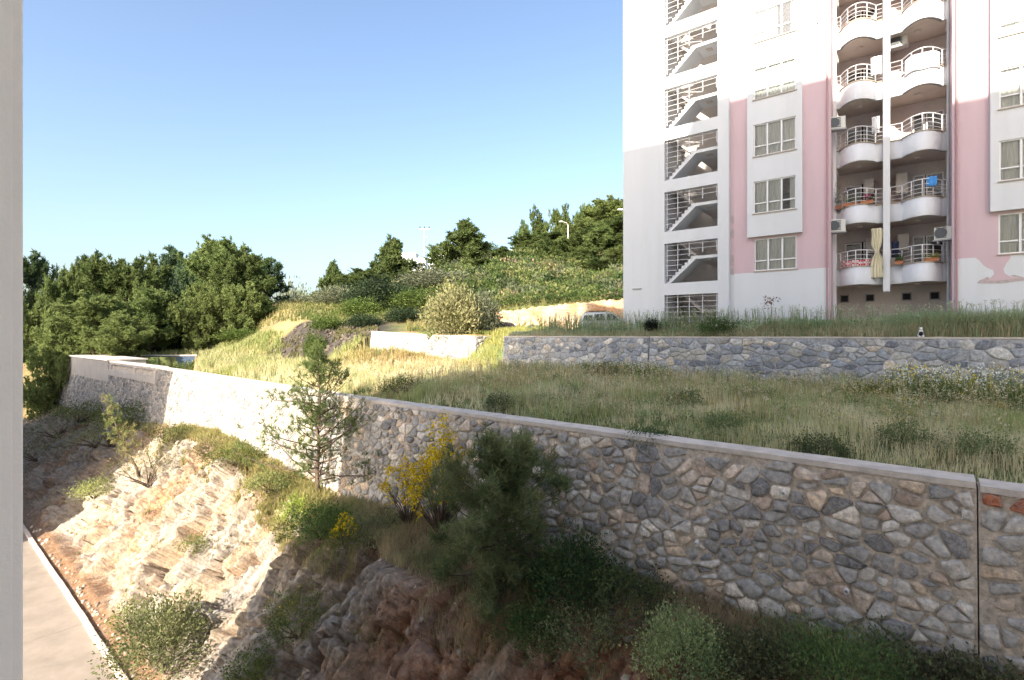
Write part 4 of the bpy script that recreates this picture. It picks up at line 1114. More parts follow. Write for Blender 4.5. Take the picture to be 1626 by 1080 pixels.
def bush_mesh(seed, Rx, Rz, nst, nclump, k, leaf, c1, c2, up=0.5, aspect=0.45, z0=0.0, flowers=None, spiky=0.0, hollow=0.35):
    """stems fanning out of the ground, leaf clumps over a lumpy volume"""
    r = np.random.default_rng(seed); mb = MB()
    dirs = r.normal(0, 1, (nclump, 3)); dirs[:, 2] = np.abs(dirs[:, 2]) - 0.25; dirs /= np.linalg.norm(dirs, axis=1, keepdims=True)
    lump = 1 + 0.42 * vnoise(dirs[:, 0] * 2.3 + seed, dirs[:, 1] * 2.3, dirs[:, 2] * 2.3, seed) + 0.2 * vnoise(dirs[:, 0] * 5, dirs[:, 1] * 5 + seed, dirs[:, 2] * 5, seed + 1)
    rad = lump * (hollow + (1 - hollow) * r.uniform(0, 1, nclump) ** 0.45) + spiky * r.exponential(.12, nclump)
    c = dirs * rad[:, None] * np.array([Rx, Rx, Rz]); c[:, 2] += Rz * up + z0
    c[:, 2] = np.maximum(c[:, 2], .03)
    for s in range(nst):
        e = c[r.integers(0, nclump)] * .92; p = [Vector((r.normal(0, .04 * Rx), r.normal(0, .04 * Rx), -.1)), Vector(tuple(e * .45 + r.normal(0, .06 * Rx, 3))), Vector(tuple(e))]
        mb.tube(p, [.02 * Rx + .008, .014 * Rx + .005, .004], 4, cap=False)
    cl = np.clip(0.5 + 0.7 * vnoise(c[:, 0] * 2.5 / Rx, c[:, 1] * 2.5 / Rx, c[:, 2] * 2.5 / Rx, seed + 9) + r.normal(0, .14, nclump), 0, 1)[:, None]
    C = A(c1) * (1 - cl) + A(c2) * cl
    n = nclump * k; cc = np.repeat(c, k, 0) + r.normal(0, 1, (n, 3)) * leaf * 1.7
    d = np.repeat(dirs, k, 0) + r.normal(0, .8, (n, 3)) + np.array([0, 0, .4 + spiky])
    d /= np.linalg.norm(d, axis=1, keepdims=True); a = np.cross(d, r.normal(0, 1, (n, 3))); a /= np.linalg.norm(a, axis=1, keepdims=True) + 1e-9
    s = leaf * r.uniform(.6, 1.4, (n, 1)); w = s * aspect
    V = np.stack([cc, cc + d * s * .5 + a * w * .5, cc + d * s, cc + d * s * .5 - a * w * .5], 1).reshape(-1, 3)
    q = np.arange(len(V)).reshape(-1, 4); C = np.repeat(np.repeat(C, k, 0) * r.uniform(.75, 1.25, (n, 1)), 4, 0)
    fl = None
    if flowers:
        nf, fs, fc = flowers
        top = np.argsort(-(c[:, 2] + 0.6 * r.normal(0, Rz * .4, nclump)))[:nclump // 2]
        ff = c[r.choice(top, nf)] + r.normal(0, 1, (nf, 3)) * np.array([Rx, Rx, Rz]) * .07 + dirs[r.integers(0, nclump, nf)] * 0
        fl = (ff, fs, fc, r)
    return mb, (V, q, C), fl
def make_bush(name, seed, loc, Rx, Rz, nst=10, nclump=260, k=10, leaf=.1, c1=G['maquis'], c2=G['lime'], wood='bark', label=None, cat='shrub', group=None, **kw):
    mb, (V, q, C), fl = bush_mesh(seed, Rx, Rz, nst, nclump, k, leaf, c1, c2, **kw)
    root = empty(name, loc); mb.build('stem', M[wood], root, smooth=True); np_mesh('foliage', V, q, M['leaf'], root, colr=C)
    if fl:
        ff, fs, fc, r = fl; leafs(ff, fs, A(fc), r, 'flowers', root, aspect=1.0, matl='petal')['kind'] = 'stuff'
    if label: tag(root, label, cat, group)
    return root

# ------------------------------------------------------------------ pick a point of the cliff under a picture position
_sx = 813 + CX / np.maximum(CY, .5) * F; _sy = 531 - CH / np.maximum(CY, .5) * F
def pick(x, y, dz=0.05):
    d = (_sx - x) ** 2 + (_sy - y) ** 2 + (CY < 3) * 1e9
    near = d < max(81, d.min() * 1.5); Yv = np.where(near, CY, 1e9); i = np.unravel_index(np.argmin(Yv), Yv.shape)
    return (float(CX[i]), float(CY[i]), float(CH[i]) - dz)
def at_v(x, v):
    r_ = (x - 813) / F; Y = v / (.639 * r_ + .769); X = r_ * Y; return (X, Y, cliff_z(*uv2(X, Y)) - .1)
def size(pxs, loc): return pxs * loc[1] / F

# ------------------------------------------------------------------ near plants on the ledge and the cliff
lp = pick(508, 776); lp = (lp[0], 20.4, cliff_z(*uv2(lp[0], 20.4)) - .1)
o = make_pine('young_pine', 5, 6.2, 2.7, lp, clear=.10, nb=66, kind='cone', nl=.17, nw=.017, k=16, dens=.8, sub=4, tight=.34, c1='pine', c2='pine_lt')
tag(o, 'slender young pine with sparse see-through crown standing before the stone wall at the shadow edge', 'pine tree', 'pines on the cliff ledge')
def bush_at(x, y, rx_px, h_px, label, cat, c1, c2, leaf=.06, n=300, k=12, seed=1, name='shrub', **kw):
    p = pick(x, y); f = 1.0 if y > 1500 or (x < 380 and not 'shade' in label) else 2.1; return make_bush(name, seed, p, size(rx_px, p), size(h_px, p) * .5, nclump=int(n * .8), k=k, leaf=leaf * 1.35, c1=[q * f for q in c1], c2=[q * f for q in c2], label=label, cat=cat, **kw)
p = at_v(806, 9.7)
o = make_pine('bushy_pine', 8, 3.35, 1.75, p, clear=.03, nb=60, kind='round', nl=.20, nw=.018, k=18, dens=1.0, sub=5, tight=.24, vary=(.4, 1.25), c1='near1', c2='near2', drop=.5)
tag(o, 'low dense dark bushy pine with soft drooping needles against the shaded stone wall', 'pine tree', 'pines on the cliff ledge')
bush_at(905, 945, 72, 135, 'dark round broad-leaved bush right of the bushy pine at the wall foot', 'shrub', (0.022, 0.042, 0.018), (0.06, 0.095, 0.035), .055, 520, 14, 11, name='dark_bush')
p = at_v(700, 10.9)
o = make_bush('broom_bush', 12, p, 1.05, 1.75, nst=46, nclump=240, k=9, leaf=.10, c1=(.13, .17, .07), c2=(.24, .27, .12), aspect=.10, up=.75, spiky=.5, hollow=.2, flowers=(2600, .07, G['yellow']), label='large broom bush covered in bright yellow flowers below the stone wall', cat='broom bush')
p = at_v(648, 10.8)
o = make_bush('broom_bush', 13, p, .8, 1.35, nst=30, nclump=160, k=9, leaf=.10, c1=(.13, .17, .07), c2=(.24, .27, .12), aspect=.10, up=.7, spiky=.5, hollow=.2, flowers=(1300, .065, G['yellow']), label='lower left broom bush with yellow flowers beside the larger one', cat='broom bush')
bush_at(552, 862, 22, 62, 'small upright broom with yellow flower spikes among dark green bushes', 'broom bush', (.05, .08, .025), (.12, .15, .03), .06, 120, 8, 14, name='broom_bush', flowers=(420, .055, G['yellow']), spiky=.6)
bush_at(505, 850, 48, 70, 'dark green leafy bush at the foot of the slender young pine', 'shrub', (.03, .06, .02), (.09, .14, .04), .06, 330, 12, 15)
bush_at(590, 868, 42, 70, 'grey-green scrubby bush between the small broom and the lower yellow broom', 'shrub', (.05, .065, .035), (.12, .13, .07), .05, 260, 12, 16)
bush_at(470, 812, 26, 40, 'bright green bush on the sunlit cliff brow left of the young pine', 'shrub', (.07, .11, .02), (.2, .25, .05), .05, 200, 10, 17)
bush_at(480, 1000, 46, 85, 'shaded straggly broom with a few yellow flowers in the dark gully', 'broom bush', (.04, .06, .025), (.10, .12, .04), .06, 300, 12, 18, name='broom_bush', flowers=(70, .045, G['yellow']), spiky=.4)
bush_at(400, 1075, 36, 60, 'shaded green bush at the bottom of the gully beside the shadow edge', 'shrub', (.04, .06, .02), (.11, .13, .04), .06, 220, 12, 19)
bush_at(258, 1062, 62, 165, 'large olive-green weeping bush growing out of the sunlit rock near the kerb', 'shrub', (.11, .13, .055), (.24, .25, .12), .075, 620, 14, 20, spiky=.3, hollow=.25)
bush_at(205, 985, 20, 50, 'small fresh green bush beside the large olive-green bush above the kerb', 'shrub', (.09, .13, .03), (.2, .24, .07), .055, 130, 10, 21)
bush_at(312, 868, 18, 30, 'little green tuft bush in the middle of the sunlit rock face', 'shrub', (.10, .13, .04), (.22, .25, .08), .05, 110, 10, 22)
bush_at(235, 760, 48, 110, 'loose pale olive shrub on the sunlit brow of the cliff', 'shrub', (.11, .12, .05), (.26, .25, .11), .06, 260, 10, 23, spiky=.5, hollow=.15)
p = pick(222, 756)
o = make_pine('leaning_sapling', 24, 4.3, .9, p, clear=.25, nb=26, kind='cone', nl=.15, nw=.018, k=14, dens=.6, sub=2, lean=-.42, c1='pine_lt', c2='straw'); tag(o, 'thin pale leaning sapling with sunlit branch tips over the cliff edge', 'sapling')
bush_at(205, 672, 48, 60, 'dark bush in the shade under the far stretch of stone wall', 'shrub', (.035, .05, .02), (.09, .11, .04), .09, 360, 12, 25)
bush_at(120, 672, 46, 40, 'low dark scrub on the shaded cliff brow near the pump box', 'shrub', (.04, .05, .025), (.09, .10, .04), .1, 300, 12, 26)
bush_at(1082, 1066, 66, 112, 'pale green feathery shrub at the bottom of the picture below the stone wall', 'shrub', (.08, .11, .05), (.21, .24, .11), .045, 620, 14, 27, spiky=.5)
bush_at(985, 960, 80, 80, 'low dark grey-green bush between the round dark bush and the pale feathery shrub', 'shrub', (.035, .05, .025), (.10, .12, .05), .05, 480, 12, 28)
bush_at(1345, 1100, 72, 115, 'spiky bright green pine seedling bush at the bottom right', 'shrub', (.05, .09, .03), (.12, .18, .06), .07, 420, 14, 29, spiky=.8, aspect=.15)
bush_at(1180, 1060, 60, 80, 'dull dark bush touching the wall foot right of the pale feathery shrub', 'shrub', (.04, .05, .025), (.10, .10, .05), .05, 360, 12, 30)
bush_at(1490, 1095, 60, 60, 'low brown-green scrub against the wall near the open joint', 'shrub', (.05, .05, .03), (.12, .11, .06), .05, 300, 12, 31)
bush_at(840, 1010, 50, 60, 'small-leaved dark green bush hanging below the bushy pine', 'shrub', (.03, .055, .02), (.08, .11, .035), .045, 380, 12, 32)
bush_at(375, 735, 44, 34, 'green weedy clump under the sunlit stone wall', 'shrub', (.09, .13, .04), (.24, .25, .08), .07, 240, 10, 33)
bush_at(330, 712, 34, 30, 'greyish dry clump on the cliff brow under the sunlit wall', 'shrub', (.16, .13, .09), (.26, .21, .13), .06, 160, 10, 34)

# ------------------------------------------------------------------ grasses
def blades(name, P, hgt, wid, colr, r, droop=.45, lab=None, seed_heads=None):
    """P (n,3) roots, hgt (n,), wid (n,), colr (n,3): two-segment blades"""
    n = len(P); az = r.uniform(0, 2 * np.pi, n); b = np.stack([np.cos(az), np.sin(az), 0 * az], 1)
    az2 = r.uniform(0, 2 * np.pi, n); s = np.stack([np.cos(az2), np.sin(az2), 0 * az2], 1) * wid[:, None] * .5
    h = hgt[:, None]; dr = (droop * r.uniform(.1, 1.1, n))[:, None]
    m = P + np.array([0, 0, 1]) * h * .55 + b * h * dr * .22; t = P + np.array([0, 0, 1]) * h * (1 - dr * .3) + b * h * dr * .85
    V = np.stack([P - s, P + s, m + s * .8, m - s * .8, t + s * .15, t - s * .15], 1).reshape(-1, 3)
    i = np.arange(n)[:, None] * 6; q = np.concatenate([i + np.array([[0, 1, 2, 3]]), i + np.array([[3, 2, 4, 5]])])
    C = np.repeat(colr * r.uniform(.75, 1.25, (n, 1)), 6, 0)
    o = np_mesh(name, V, q, M['grassb'], colr=C); tag(o, lab, 'grass' if lab else None, kind='stuff'); return o, t
def grass_field(name, pts, hfun, cfun, seed, wk=.0011, lab=None, droop=.45, tuft=5):
    r = np.random.default_rng(seed); n = len(pts)
    P = np.repeat(pts, tuft, 0) + np.concatenate([r.normal(0, .05, (n * tuft, 2)), np.zeros((n * tuft, 1))], 1)
    P[:, 2] -= .03
    hh = hfun(P) * r.uniform(.45, 1.2, len(P)); w = np.clip(wk * P[:, 1], .007, .09) * r.uniform(.7, 1.3, len(P))
    return blades(name, P, hh, w, cfun(P, r), r, droop, lab)
def mixcol(w, a, b): w = np.clip(w, 0, 1)[:, None]; return A(a) * (1 - w) + A(b) * w
# terrace between the walls
r = np.random.default_rng(100)
N = 150000
u = r.uniform(-7, 75, N); v = 12.3 + r.uniform(0, 1, N) ** 1.0 * 33
x = u * D2[0] + v * N2[0]; y = u * D2[1] + v * N2[1]
u1, v1 = uv1(x, y)
ok = (y > 5) & (v1 < 25.55) & (r.uniform(0, 1, N) < np.clip((13.0 / np.maximum(y, 1)) ** 1.5, 0, 1)) & (np.abs(x / np.maximum(y, 1)) < 1.15)
ok |= (y > 12) & (u1 > 20.2) & (v1 < 27.3) & (v1 > 25.5) & (r.uniform(0, 1, N) < .5) & (x / np.maximum(y, 1) > -1.05)
ok |= (u1 > 20.3) & (u1 < 24.6) & (v1 < 33) & (r.uniform(0, 1, N) < .8)
ok &= ~((x < -.612 * y) & (y < 56))
ok &= ~((x / y > -.45) & (x / y < -.27) & (y > 43.3) & (y < 52) & (u1 > 35))
x = x[ok]; y = y[ok]; z = ground(x, y); P0_ = np.stack([x, y, z], 1)
def th(P):
    u1, v1 = uv1(P[:, 0], P[:, 1]); h = .42 + .42 * fbm(P[:, 0] * .6, P[:, 1] * .6, 0, 3, 7)
    h = h + .38 * sstep(23.2, 25.2, v1) * (u1 < 20.5) + .15 * sstep(20, 26, u1)
    u2, v2 = uv2(P[:, 0], P[:, 1]); h = h * (0.55 + .45 * sstep(12.3, 13.2, v2))
    return h
def tcx(P, r):
    u1, v1 = uv1(P[:, 0], P[:, 1]); n1 = fbm(P[:, 0] * .45, P[:, 1] * .45, 0, 3, 8)
    w = .50 + 1.5 * n1 + r.normal(0, .25, len(P))
    c = mixcol(w, (0.42, 0.47, 0.20), (0.85, 0.77, 0.52))
    g = np.clip(sstep(22.5, 24.5, v1) * .8, 0, 1)[:, None] * (r.uniform(0, 1, (len(P), 1)) < .7); c = c * (1 - g) + A((0.38, 0.46, 0.2)) * g
    o = (np.exp(-(((P[:, 0] + 8.5) / 4) ** 2 + ((P[:, 1] - 36) / 4.5) ** 2)) * 1.2).clip(0, .9)[:, None]; c = c * (1 - o) + A((0.52, 0.36, 0.18)) * o
    lt = (sstep(24, 30, u1) * .5)[:, None]; c = c * (1 - lt) + mixcol(r.uniform(0, 1, len(P)), (.2, .25, .06), (.42, .38, .15)) * lt
    return c
print('terrace tufts', len(P0_))
grass_field('terrace_grass', P0_, th, tcx, 101, wk=.0010, lab='mixed green and straw grass on the terrace between the stone walls', tuft=6)
# upper strip in front of the building and the level ground beside it
N = 26000
u1 = r.uniform(-12, 24, N); v1 = r.uniform(26.15, 28.35, N)
ok = r.uniform(0, 1, N) < 1
x = u1 * D1[0] + v1 * N1[0]; y = u1 * D1[1] + v1 * N1[1]
ok = (np.abs(x / y) < 1.1); x = x[ok]; y = y[ok]
def uh(P):
    u1, v1 = uv1(P[:, 0], P[:, 1])
    return (.42 + .60 * sstep(11, -1, u1) + .25 * np.clip(fbm(P[:, 0] * .7, P[:, 1] * .7, 0, 3, 12), -.6, 1)) * (1 - .45 * sstep(26.6, 26.2, v1))
def uc(P, r):
    c = mixcol(.35 + .8 * fbm(P[:, 0] * .6, P[:, 1] * .6, 0, 3, 13) + r.normal(0, .2, len(P)), (.30, .43, .24), (.60, .66, .46))
    u1, v1 = uv1(P[:, 0], P[:, 1]); d = ((v1 < 26.6) * .6 * (r.uniform(0, 1, len(P)) < .7))[:, None]
    return c * (1 - d) + A((.58, .42, .26)) * d
def sstep_(a, b, x): return sstep(a, b, x)
grass_field('tall_weeds', np.stack([x, y, ground(x, y)], 1), uh, uc, 102, wk=.0011, lab='tall green weeds on the upper strip in front of the pink building', tuft=5)
N = 9000
u1 = r.uniform(8, 26, N); v1 = r.uniform(28.3, 36, N); x = u1 * D1[0] + v1 * N1[0]; y = u1 * D1[1] + v1 * N1[1]
ok = (x < 8) & (~((y > 34.5) & (y < 38.5) & (x > -5) & (x < 10))) & ((uv1(x, y)[0] > 12)); x = x[ok]; y = y[ok]
grass_field('level_grass', np.stack([x, y, ground(x, y)], 1), lambda P: .35 + 0 * P[:, 0], lambda P, r: mixcol(.5 + fbm(P[:, 0] * .5, P[:, 1] * .5, 0, 3, 14) + r.normal(0, .2, len(P)), (.16, .22, .05), (.45, .38, .16)), 103, wk=.0012, lab='yellow-green grass on the level ground by the parked cars', tuft=5)
# ledge and cliff-top grass
idx = []
nu_, nt_ = CX.shape
Tn = np.linspace(0, 1, nt_)
ii = r.integers(0, nu_, 26000); jj = r.integers(int(nt_ * .60), nt_ - 1, 26000)
P = np.stack([CX[ii, jj], CY[ii, jj], CH[ii, jj]], 1)
nz = fbm(P[:, 0] * .6, P[:, 1] * .6, P[:, 2] * .3, 3, 15)
ok = (P[:, 1] > 5) & ((jj > nt_ * .76) | (nz > .12)) & (nz > -.45) & ~((uv2(P[:, 0], P[:, 1])[0] < 10) & (uv2(P[:, 0], P[:, 1])[1] < 10.2) & (nz < .3)) & (r.uniform(0, 1, len(P)) < np.clip((16 / np.maximum(P[:, 1], 1)) ** 1.0, 0, 1)); P = P[ok]
def lc(P, r):
    n1 = fbm(P[:, 0] * .5, P[:, 1] * .5, P[:, 2] * .5, 3, 16)
    c = mixcol(.5 + 1.2 * n1 + r.normal(0, .25, len(P)), (.30, .33, .15), (.54, .43, .28)); u2, v2 = uv2(P[:, 0], P[:, 1])
    s = (((u2 > 17.5) & (u2 < 36)) * .6)[:, None]; return c * (1 - s) + mixcol(r.uniform(0, 1, len(P)), (.2, .25, .07), (.5, .38, .16)) * s
grass_field('ledge_grass', P, lambda P: .34 + .2 * fbm(P[:, 0], P[:, 1], 0, 2, 17), lc, 104, wk=.0011, lab='dry brown and green scrub grass along the cliff ledge', tuft=8, droop=.8)
ii = r.integers(0, nu_, 9000); jj = r.integers(int(nt_ * .08), int(nt_ * .62), 9000)
P = np.stack([CX[ii, jj], CY[ii, jj], CH[ii, jj]], 1); nz = fbm(P[:, 0] * .8, P[:, 1] * .8, P[:, 2] * .8, 3, 18)
P = P[(P[:, 1] > 5) & (nz > .30)]
grass_field('cliff_tufts', P, lambda P: .22 + 0 * P[:, 0], lambda P, r: mixcol(r.uniform(0, 1, len(P)), (.2, .24, .09), (.44, .36, .22)), 105, wk=.0011, lab='small grass tufts growing in cracks of the rock face', tuft=7, droop=.8)

# seed heads and flowers standing above the grass
def stalks(name, n, region, h0, h1, headc, heads, hs, lab, seed, stemc=(.42, .34, .18)):
    r = np.random.default_rng(seed); P = []
    while len(P) < n:
        a, b = region(r)
        if b < 5: continue
        P.append((a, b))
    P = np.array(P); z = ground(P[:, 0], P[:, 1]); P = np.concatenate([P, z[:, None]], 1)
    h = r.uniform(h0, h1, n)
    b = r.normal(0, .10, (n, 3)); b[:, 2] = 0; top = P + np.array([0, 0, 1]) * h[:, None] + b * h[:, None]
    w = np.clip(.0005 * P[:, 1], .003, .02)[:, None] * np.array([1, 0, 0])
    V = np.stack([P - w, P + w, top + w * .6, top - w * .6], 1).reshape(-1, 3); q = np.arange(len(V)).reshape(-1, 4)
    C = np.tile(A(stemc), (len(V), 1))
    k = heads; cc = np.repeat(top, k, 0) + r.normal(0, 1, (n * k, 3)) * hs * np.array([.6, .6, 1.0])
    d = r.normal(0, 1, (n * k, 3)); d[:, 2] = np.abs(d[:, 2]) + .5; d /= np.linalg.norm(d, axis=1, keepdims=True)
    a = np.cross(d, r.normal(0, 1, (n * k, 3))); a /= np.linalg.norm(a, axis=1, keepdims=True)
    s = hs * r.uniform(.7, 1.3, (n * k, 1))
    V2 = np.stack([cc, cc + d * s * .5 + a * s * .4, cc + d * s, cc + d * s * .5 - a * s * .4], 1).reshape(-1, 3)
    q2 = np.arange(len(V2)).reshape(-1, 4) + len(V)
    hc = np.array([headc[i] for i in r.integers(0, len(headc), n)]); C2 = np.repeat(np.repeat(hc, k, 0), 4, 0) * r.uniform(.85, 1.15, (len(V2), 1))
    o = np_mesh(name, np.concatenate([V, V2]), np.concatenate([q, q2]), M['petal'], colr=np.concatenate([C, C2])); tag(o, lab, 'flowers', kind='stuff')
def reg_px(x0, x1, Y0, Y1):
    return lambda r: (lambda Y, x: ((x - 813) / F * Y, Y))(r.uniform(Y0, Y1), r.uniform(x0, x1))
def reg_1(u0, u1_, v0, v1_):
    def f(r):
        p = P1(r.uniform(u0, u1_), r.uniform(v0, v1_)); return p
    return f
def reg_2(u0, u1_, v0, v1_): return lambda r: P2(r.uniform(u0, u1_), r.uniform(v0, v1_))
stalks('seed_heads', 2300, reg_2(-5, 26, 12.9, 24), .5, .95, [(.62, .52, .34), (.55, .46, .28), (.72, .66, .48)], 6, .045, 'dry pale seed heads standing in the terrace grass', 201)
stalks('daisies', 750, reg_1(-6.5, 0.5, 22.6, 25.2), .5, 1.2, [(.88, .86, .70), (.88, .88, .80), (.85, .68, .08)], 4, .06, 'white and yellow daisies in front of the upper wall at the right', 202, (.15, .2, .06))
stalks('daisies', 600, reg_1(9, 14, 23.4, 25.3), .5, .95, [(.76, .74, .5), (.78, .78, .7), (.6, .5, .1)], 3, .05, 'pale daisies in front of the upper wall right of its left end', 203, (.15, .2, .06))
stalks('daisies', 260, reg_1(-6, 20, 24, 25.4), .5, .9, [(.7, .68, .45), (.6, .48, .08)], 3, .045, 'scattered daisies along the foot of the upper wall', 204, (.15, .2, .06))
stalks('yellow_flowers', 160, reg_2(-4, 20, 13.2, 21), .35, .6, [(.7, .5, .03)], 2, .04, 'scattered small yellow flowers in the terrace grass', 205, (.15, .2, .06))
stalks('weed_heads', 1500, reg_1(-11, 18, 26.3, 28.2), .75, 1.45, [(.45, .50, .36), (.50, .46, .36), (.38, .46, .28)], 6, .05, 'feathery seed heads above the tall weeds before the building', 206, (.22, .26, .13))
# clumps of weeds on the terrace
def weed(x, y, Y, rx, h, c1, c2, label, seed, **kw):
    X = (x - 813) / F * Y; z = gz(X, Y); return make_bush('weed_clump', seed, (X, Y, z), rx, h * .5, nst=6, nclump=kw.pop('n', 160), k=14, leaf=kw.pop('leaf', .05), c1=c1, c2=c2, label=label, cat='weeds', **kw)
weed(1030, 680, 12.9, .55, .42, (.04, .085, .035), (.09, .14, .06), 'round feathery blue-green fennel clump right behind the wall cap', 301, n=260, leaf=.04)
weed(795, 640, 17.5, .6, .8, (.06, .085, .04), (.13, .16, .08), 'dark grey-green weed clump on the terrace below the upper wall end', 302)
weed(640, 615, 21.5, 1.0, .95, (.05, .08, .025), (.12, .17, .05), 'dark green bushy weeds at the shadow edge behind the wall cap', 303, n=260)
weed(1300, 700, 11.2, .6, .5, (.07, .10, .05), (.16, .19, .09), 'soft grey-green weeds in the middle of the near terrace grass', 304)
weed(1490, 630, 16.3, .8, 1.1, (.06, .10, .03), (.14, .18, .06), 'leafy green clump with daisies by the right end of the terrace', 305, n=240, flowers=(110, .05, (.75, .72, .45)))
weed(1385, 625, 17.5, .7, .95, (.07, .10, .03), (.2, .2, .06), 'leafy clump with yellow daisies left of the large daisy clump', 306, n=220, flowers=(80, .05, (.7, .6, .1)))
weed(1600, 650, 15.2, .8, .95, (.06, .10, .03), (.14, .18, .06), 'leafy green daisy clump at the right border of the picture', 307, n=240, flowers=(100, .05, (.75, .72, .45)))
weed(960, 590, 26.0, 1.1, 1.1, (.10, .12, .05), (.25, .24, .11), 'yellowish daisy thicket against the foot of the upper wall', 308, n=300, leaf=.07, flowers=(80, .07, (.75, .72, .45)))
weed(1140, 500, 25.6, .9, 1.15, (.05, .09, .03), (.12, .18, .06), 'leafy green weeds with white flowers under the barred ground opening', 309, n=300, leaf=.07, flowers=(70, .06, (.75, .72, .6)))
weed(300, 570, 49.0, 2.0, 1.4, (.06, .09, .03), (.14, .19, .06), 'green bush hanging over the right end of the blue pool wall', 310, n=300, leaf=.12)

# ------------------------------------------------------------------ trees: one of each kind, then copies
PR = {}
def fit(root):
    V = []
    for ch in root.children:
        a = np.zeros(len(ch.data.vertices) * 3, dtype=np.float32); ch.data.vertices.foreach_get('co', a); V.append(a.reshape(-1, 3))
    V = V[-1] if len(V[-1]) > len(V[0]) else V[0]
    rad = np.hypot(V[:, 0], V[:, 1]); return 2 * float(np.percentile(rad, 90)), float(np.percentile(V[:, 2], 99.8))
PR['round'] = make_pine('pine_tree', 41, 10, 5.0, clear=.08, nb=78, kind='round', nl=.36, nw=.11, k=15, dens=1.3, sub=6, tight=.21)
PR['round2'] = make_pine('pine_tree', 42, 10, 4.4, clear=.14, nb=54, kind='round', nl=.36, nw=.11, k=15, dens=1.3, sub=6, tight=.22, vary=(.3, 1.3))
PR['open'] = make_pine('pine_tree', 43, 10, 4.2, clear=.22, nb=40, kind='open', nl=.36, nw=.11, k=14, dens=1.1, sub=6, c1='bluegreen', c2='pine', tight=.20)
PR['cone'] = make_pine('pine_tree', 44, 10, 4.6, clear=.04, nb=66, kind='cone', nl=.36, nw=.12, k=15, dens=1.0, sub=6, c1='pine', c2='pine_lt', tight=.20)
PR['light'] = make_pine('pine_tree', 45, 10, 5.2, clear=.04, nb=70, kind='round', nl=.36, nw=.11, k=15, dens=1.2, sub=6, c1='pine_lt', c2='lime', tight=.2)
def bproto(seed, c1, c2, n=420, leaf=.62, Rx=5, Rz=5, **kw):
    return make_bush('olive_tree' if kw.pop('olive', 0) else 'shrub', seed, (0, 0, 0), Rx, Rz, nst=12, nclump=n, k=16, leaf=leaf, c1=c1, c2=c2, **kw)
PR['olive'] = bproto(51, (.13, .15, .09), (.27, .28, .18), olive=1, n=440, leaf=.62)
PR['pale'] = bproto(52, (.20, .20, .09), (.38, .36, .19), n=440, leaf=.6)
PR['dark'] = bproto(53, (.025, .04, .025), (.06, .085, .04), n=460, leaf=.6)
PR['green'] = bproto(54, (.06, .10, .025), (.16, .21, .06), n=420, leaf=.62)
bpy.context.view_layer.update()
PRW = {}; PRH = {}
for k_, p_ in PR.items(): PRW[k_], PRH[k_] = fit(p_)
used = set()
def tree(kind, x, ytop, Y, wpx, label, cat='pine tree', group=None, sink=.3, ybase=None):
    X = (x - 813) / F * Y; z = gz(X, Y) - sink
    H = (531 - ytop) / F * Y - z; Wd = wpx / F * Y
    if kind in used: root = copy_tree(PR[kind])
    else: root = PR[kind]; used.add(kind)
    root.location = (X, Y, z); sx = Wd / PRW[kind]; root.scale = (sx, sx, H / PRH[kind])
    root.rotation_euler = (0, 0, random.uniform(0, 6.28)); tag(root, label, cat, group); return root
GL = 'trees of the wood at the left'
for k_, x, yt, Y, w, l in (
    ('open', 58, 403, 74, 76, 'tall thin bluish pine at the far left of the wood'),
    ('round2', 98, 436, 66, 66, 'lower dark pine second from the left edge of the wood'),
    ('round2', 128, 418, 72, 66, 'ragged pine third from the left on the wood skyline'),
    ('open', 153, 403, 80, 66, 'tall pine with a pointed ragged top left of the big dark pine'),
    ('round', 203, 409, 68, 120, 'big dark spreading pine in the middle of the wood'),
    ('round2', 243, 420, 72, 74, 'dark pine joining the right side of the big middle pine'),
    ('open', 274, 393, 88, 78, 'pine top rising behind between the two biggest pines'),
    ('open', 318, 398, 72, 72, 'ragged dark pine left of the tallest pine'),
    ('round2', 350, 379, 68, 112, 'tallest and largest pine of the wood, right of centre'),
    ('round2', 385, 404, 64, 78, 'bushy pine on the right flank of the tallest pine'),
    ('open', 424, 410, 76, 68, 'open pine with a crooked branch reaching right into the sky'),
    ('light', 92, 498, 54, 80, 'light green pine low in front at the left behind the pump box'),
    ('light', 148, 466, 54, 96, 'broad light green pine in front of the big dark pine'),
    ('light', 196, 500, 52, 76, 'low light green pine right of the broad light one'),
    ('light', 322, 448, 60, 74, 'light green bushy pine at the left foot of the tallest pine'),
    ('light', 382, 450, 60, 70, 'light green bushy pine right in front of the tallest pine'),
    ('light', 52, 478, 58, 70, 'light green pine low at the left border beside the beige wall edge'),
    ('round2', 238, 458, 58, 84, 'dense pine in front with a dark brown hollow under it'),
    ('cone', 416, 468, 62, 50, 'small dark pointed pine at the right end of the wood')):
    tree(k_, x, yt, Y, w, l, group=GL)
tree('dark', 262, 500, 62, 90, 'very dark thicket filling the shade under the pines', 'shrub')
tree('olive', 292, 442, 74, 60, 'pale grey-green olive glimpsed between the pines', 'olive tree')
tree('green', 70, 545, 62, 90, 'green bush at the left border below the light green pine', 'shrub', sink=1.2)
tree('green', 55, 600, 66, 80, 'low sunny bush by the road beyond the far end of the wall', 'shrub', sink=1.0)
tree('dark', 205, 505, 60, 110, 'dark undergrowth behind the white pool rim', 'shrub')
tree('green', 395, 520, 58, 70, 'small green shrub at the right foot of the tallest pine', 'shrub')
tree('olive', 463, 446, 112, 64, 'small grey olive on the open field beyond the wood', 'olive tree')
tree('green', 492, 460, 130, 60, 'distant low green shrub on the field skyline', 'shrub')
GM = 'trees on the slope in the middle'
tree('cone', 524, 418, 95, 84, 'narrow pointed pine at the left foot of the hill', group=GM)
tree('olive', 538, 452, 66, 76, 'rounded grey-green olive in front of the narrow pointed pine', 'olive tree', group='olives on the hill')
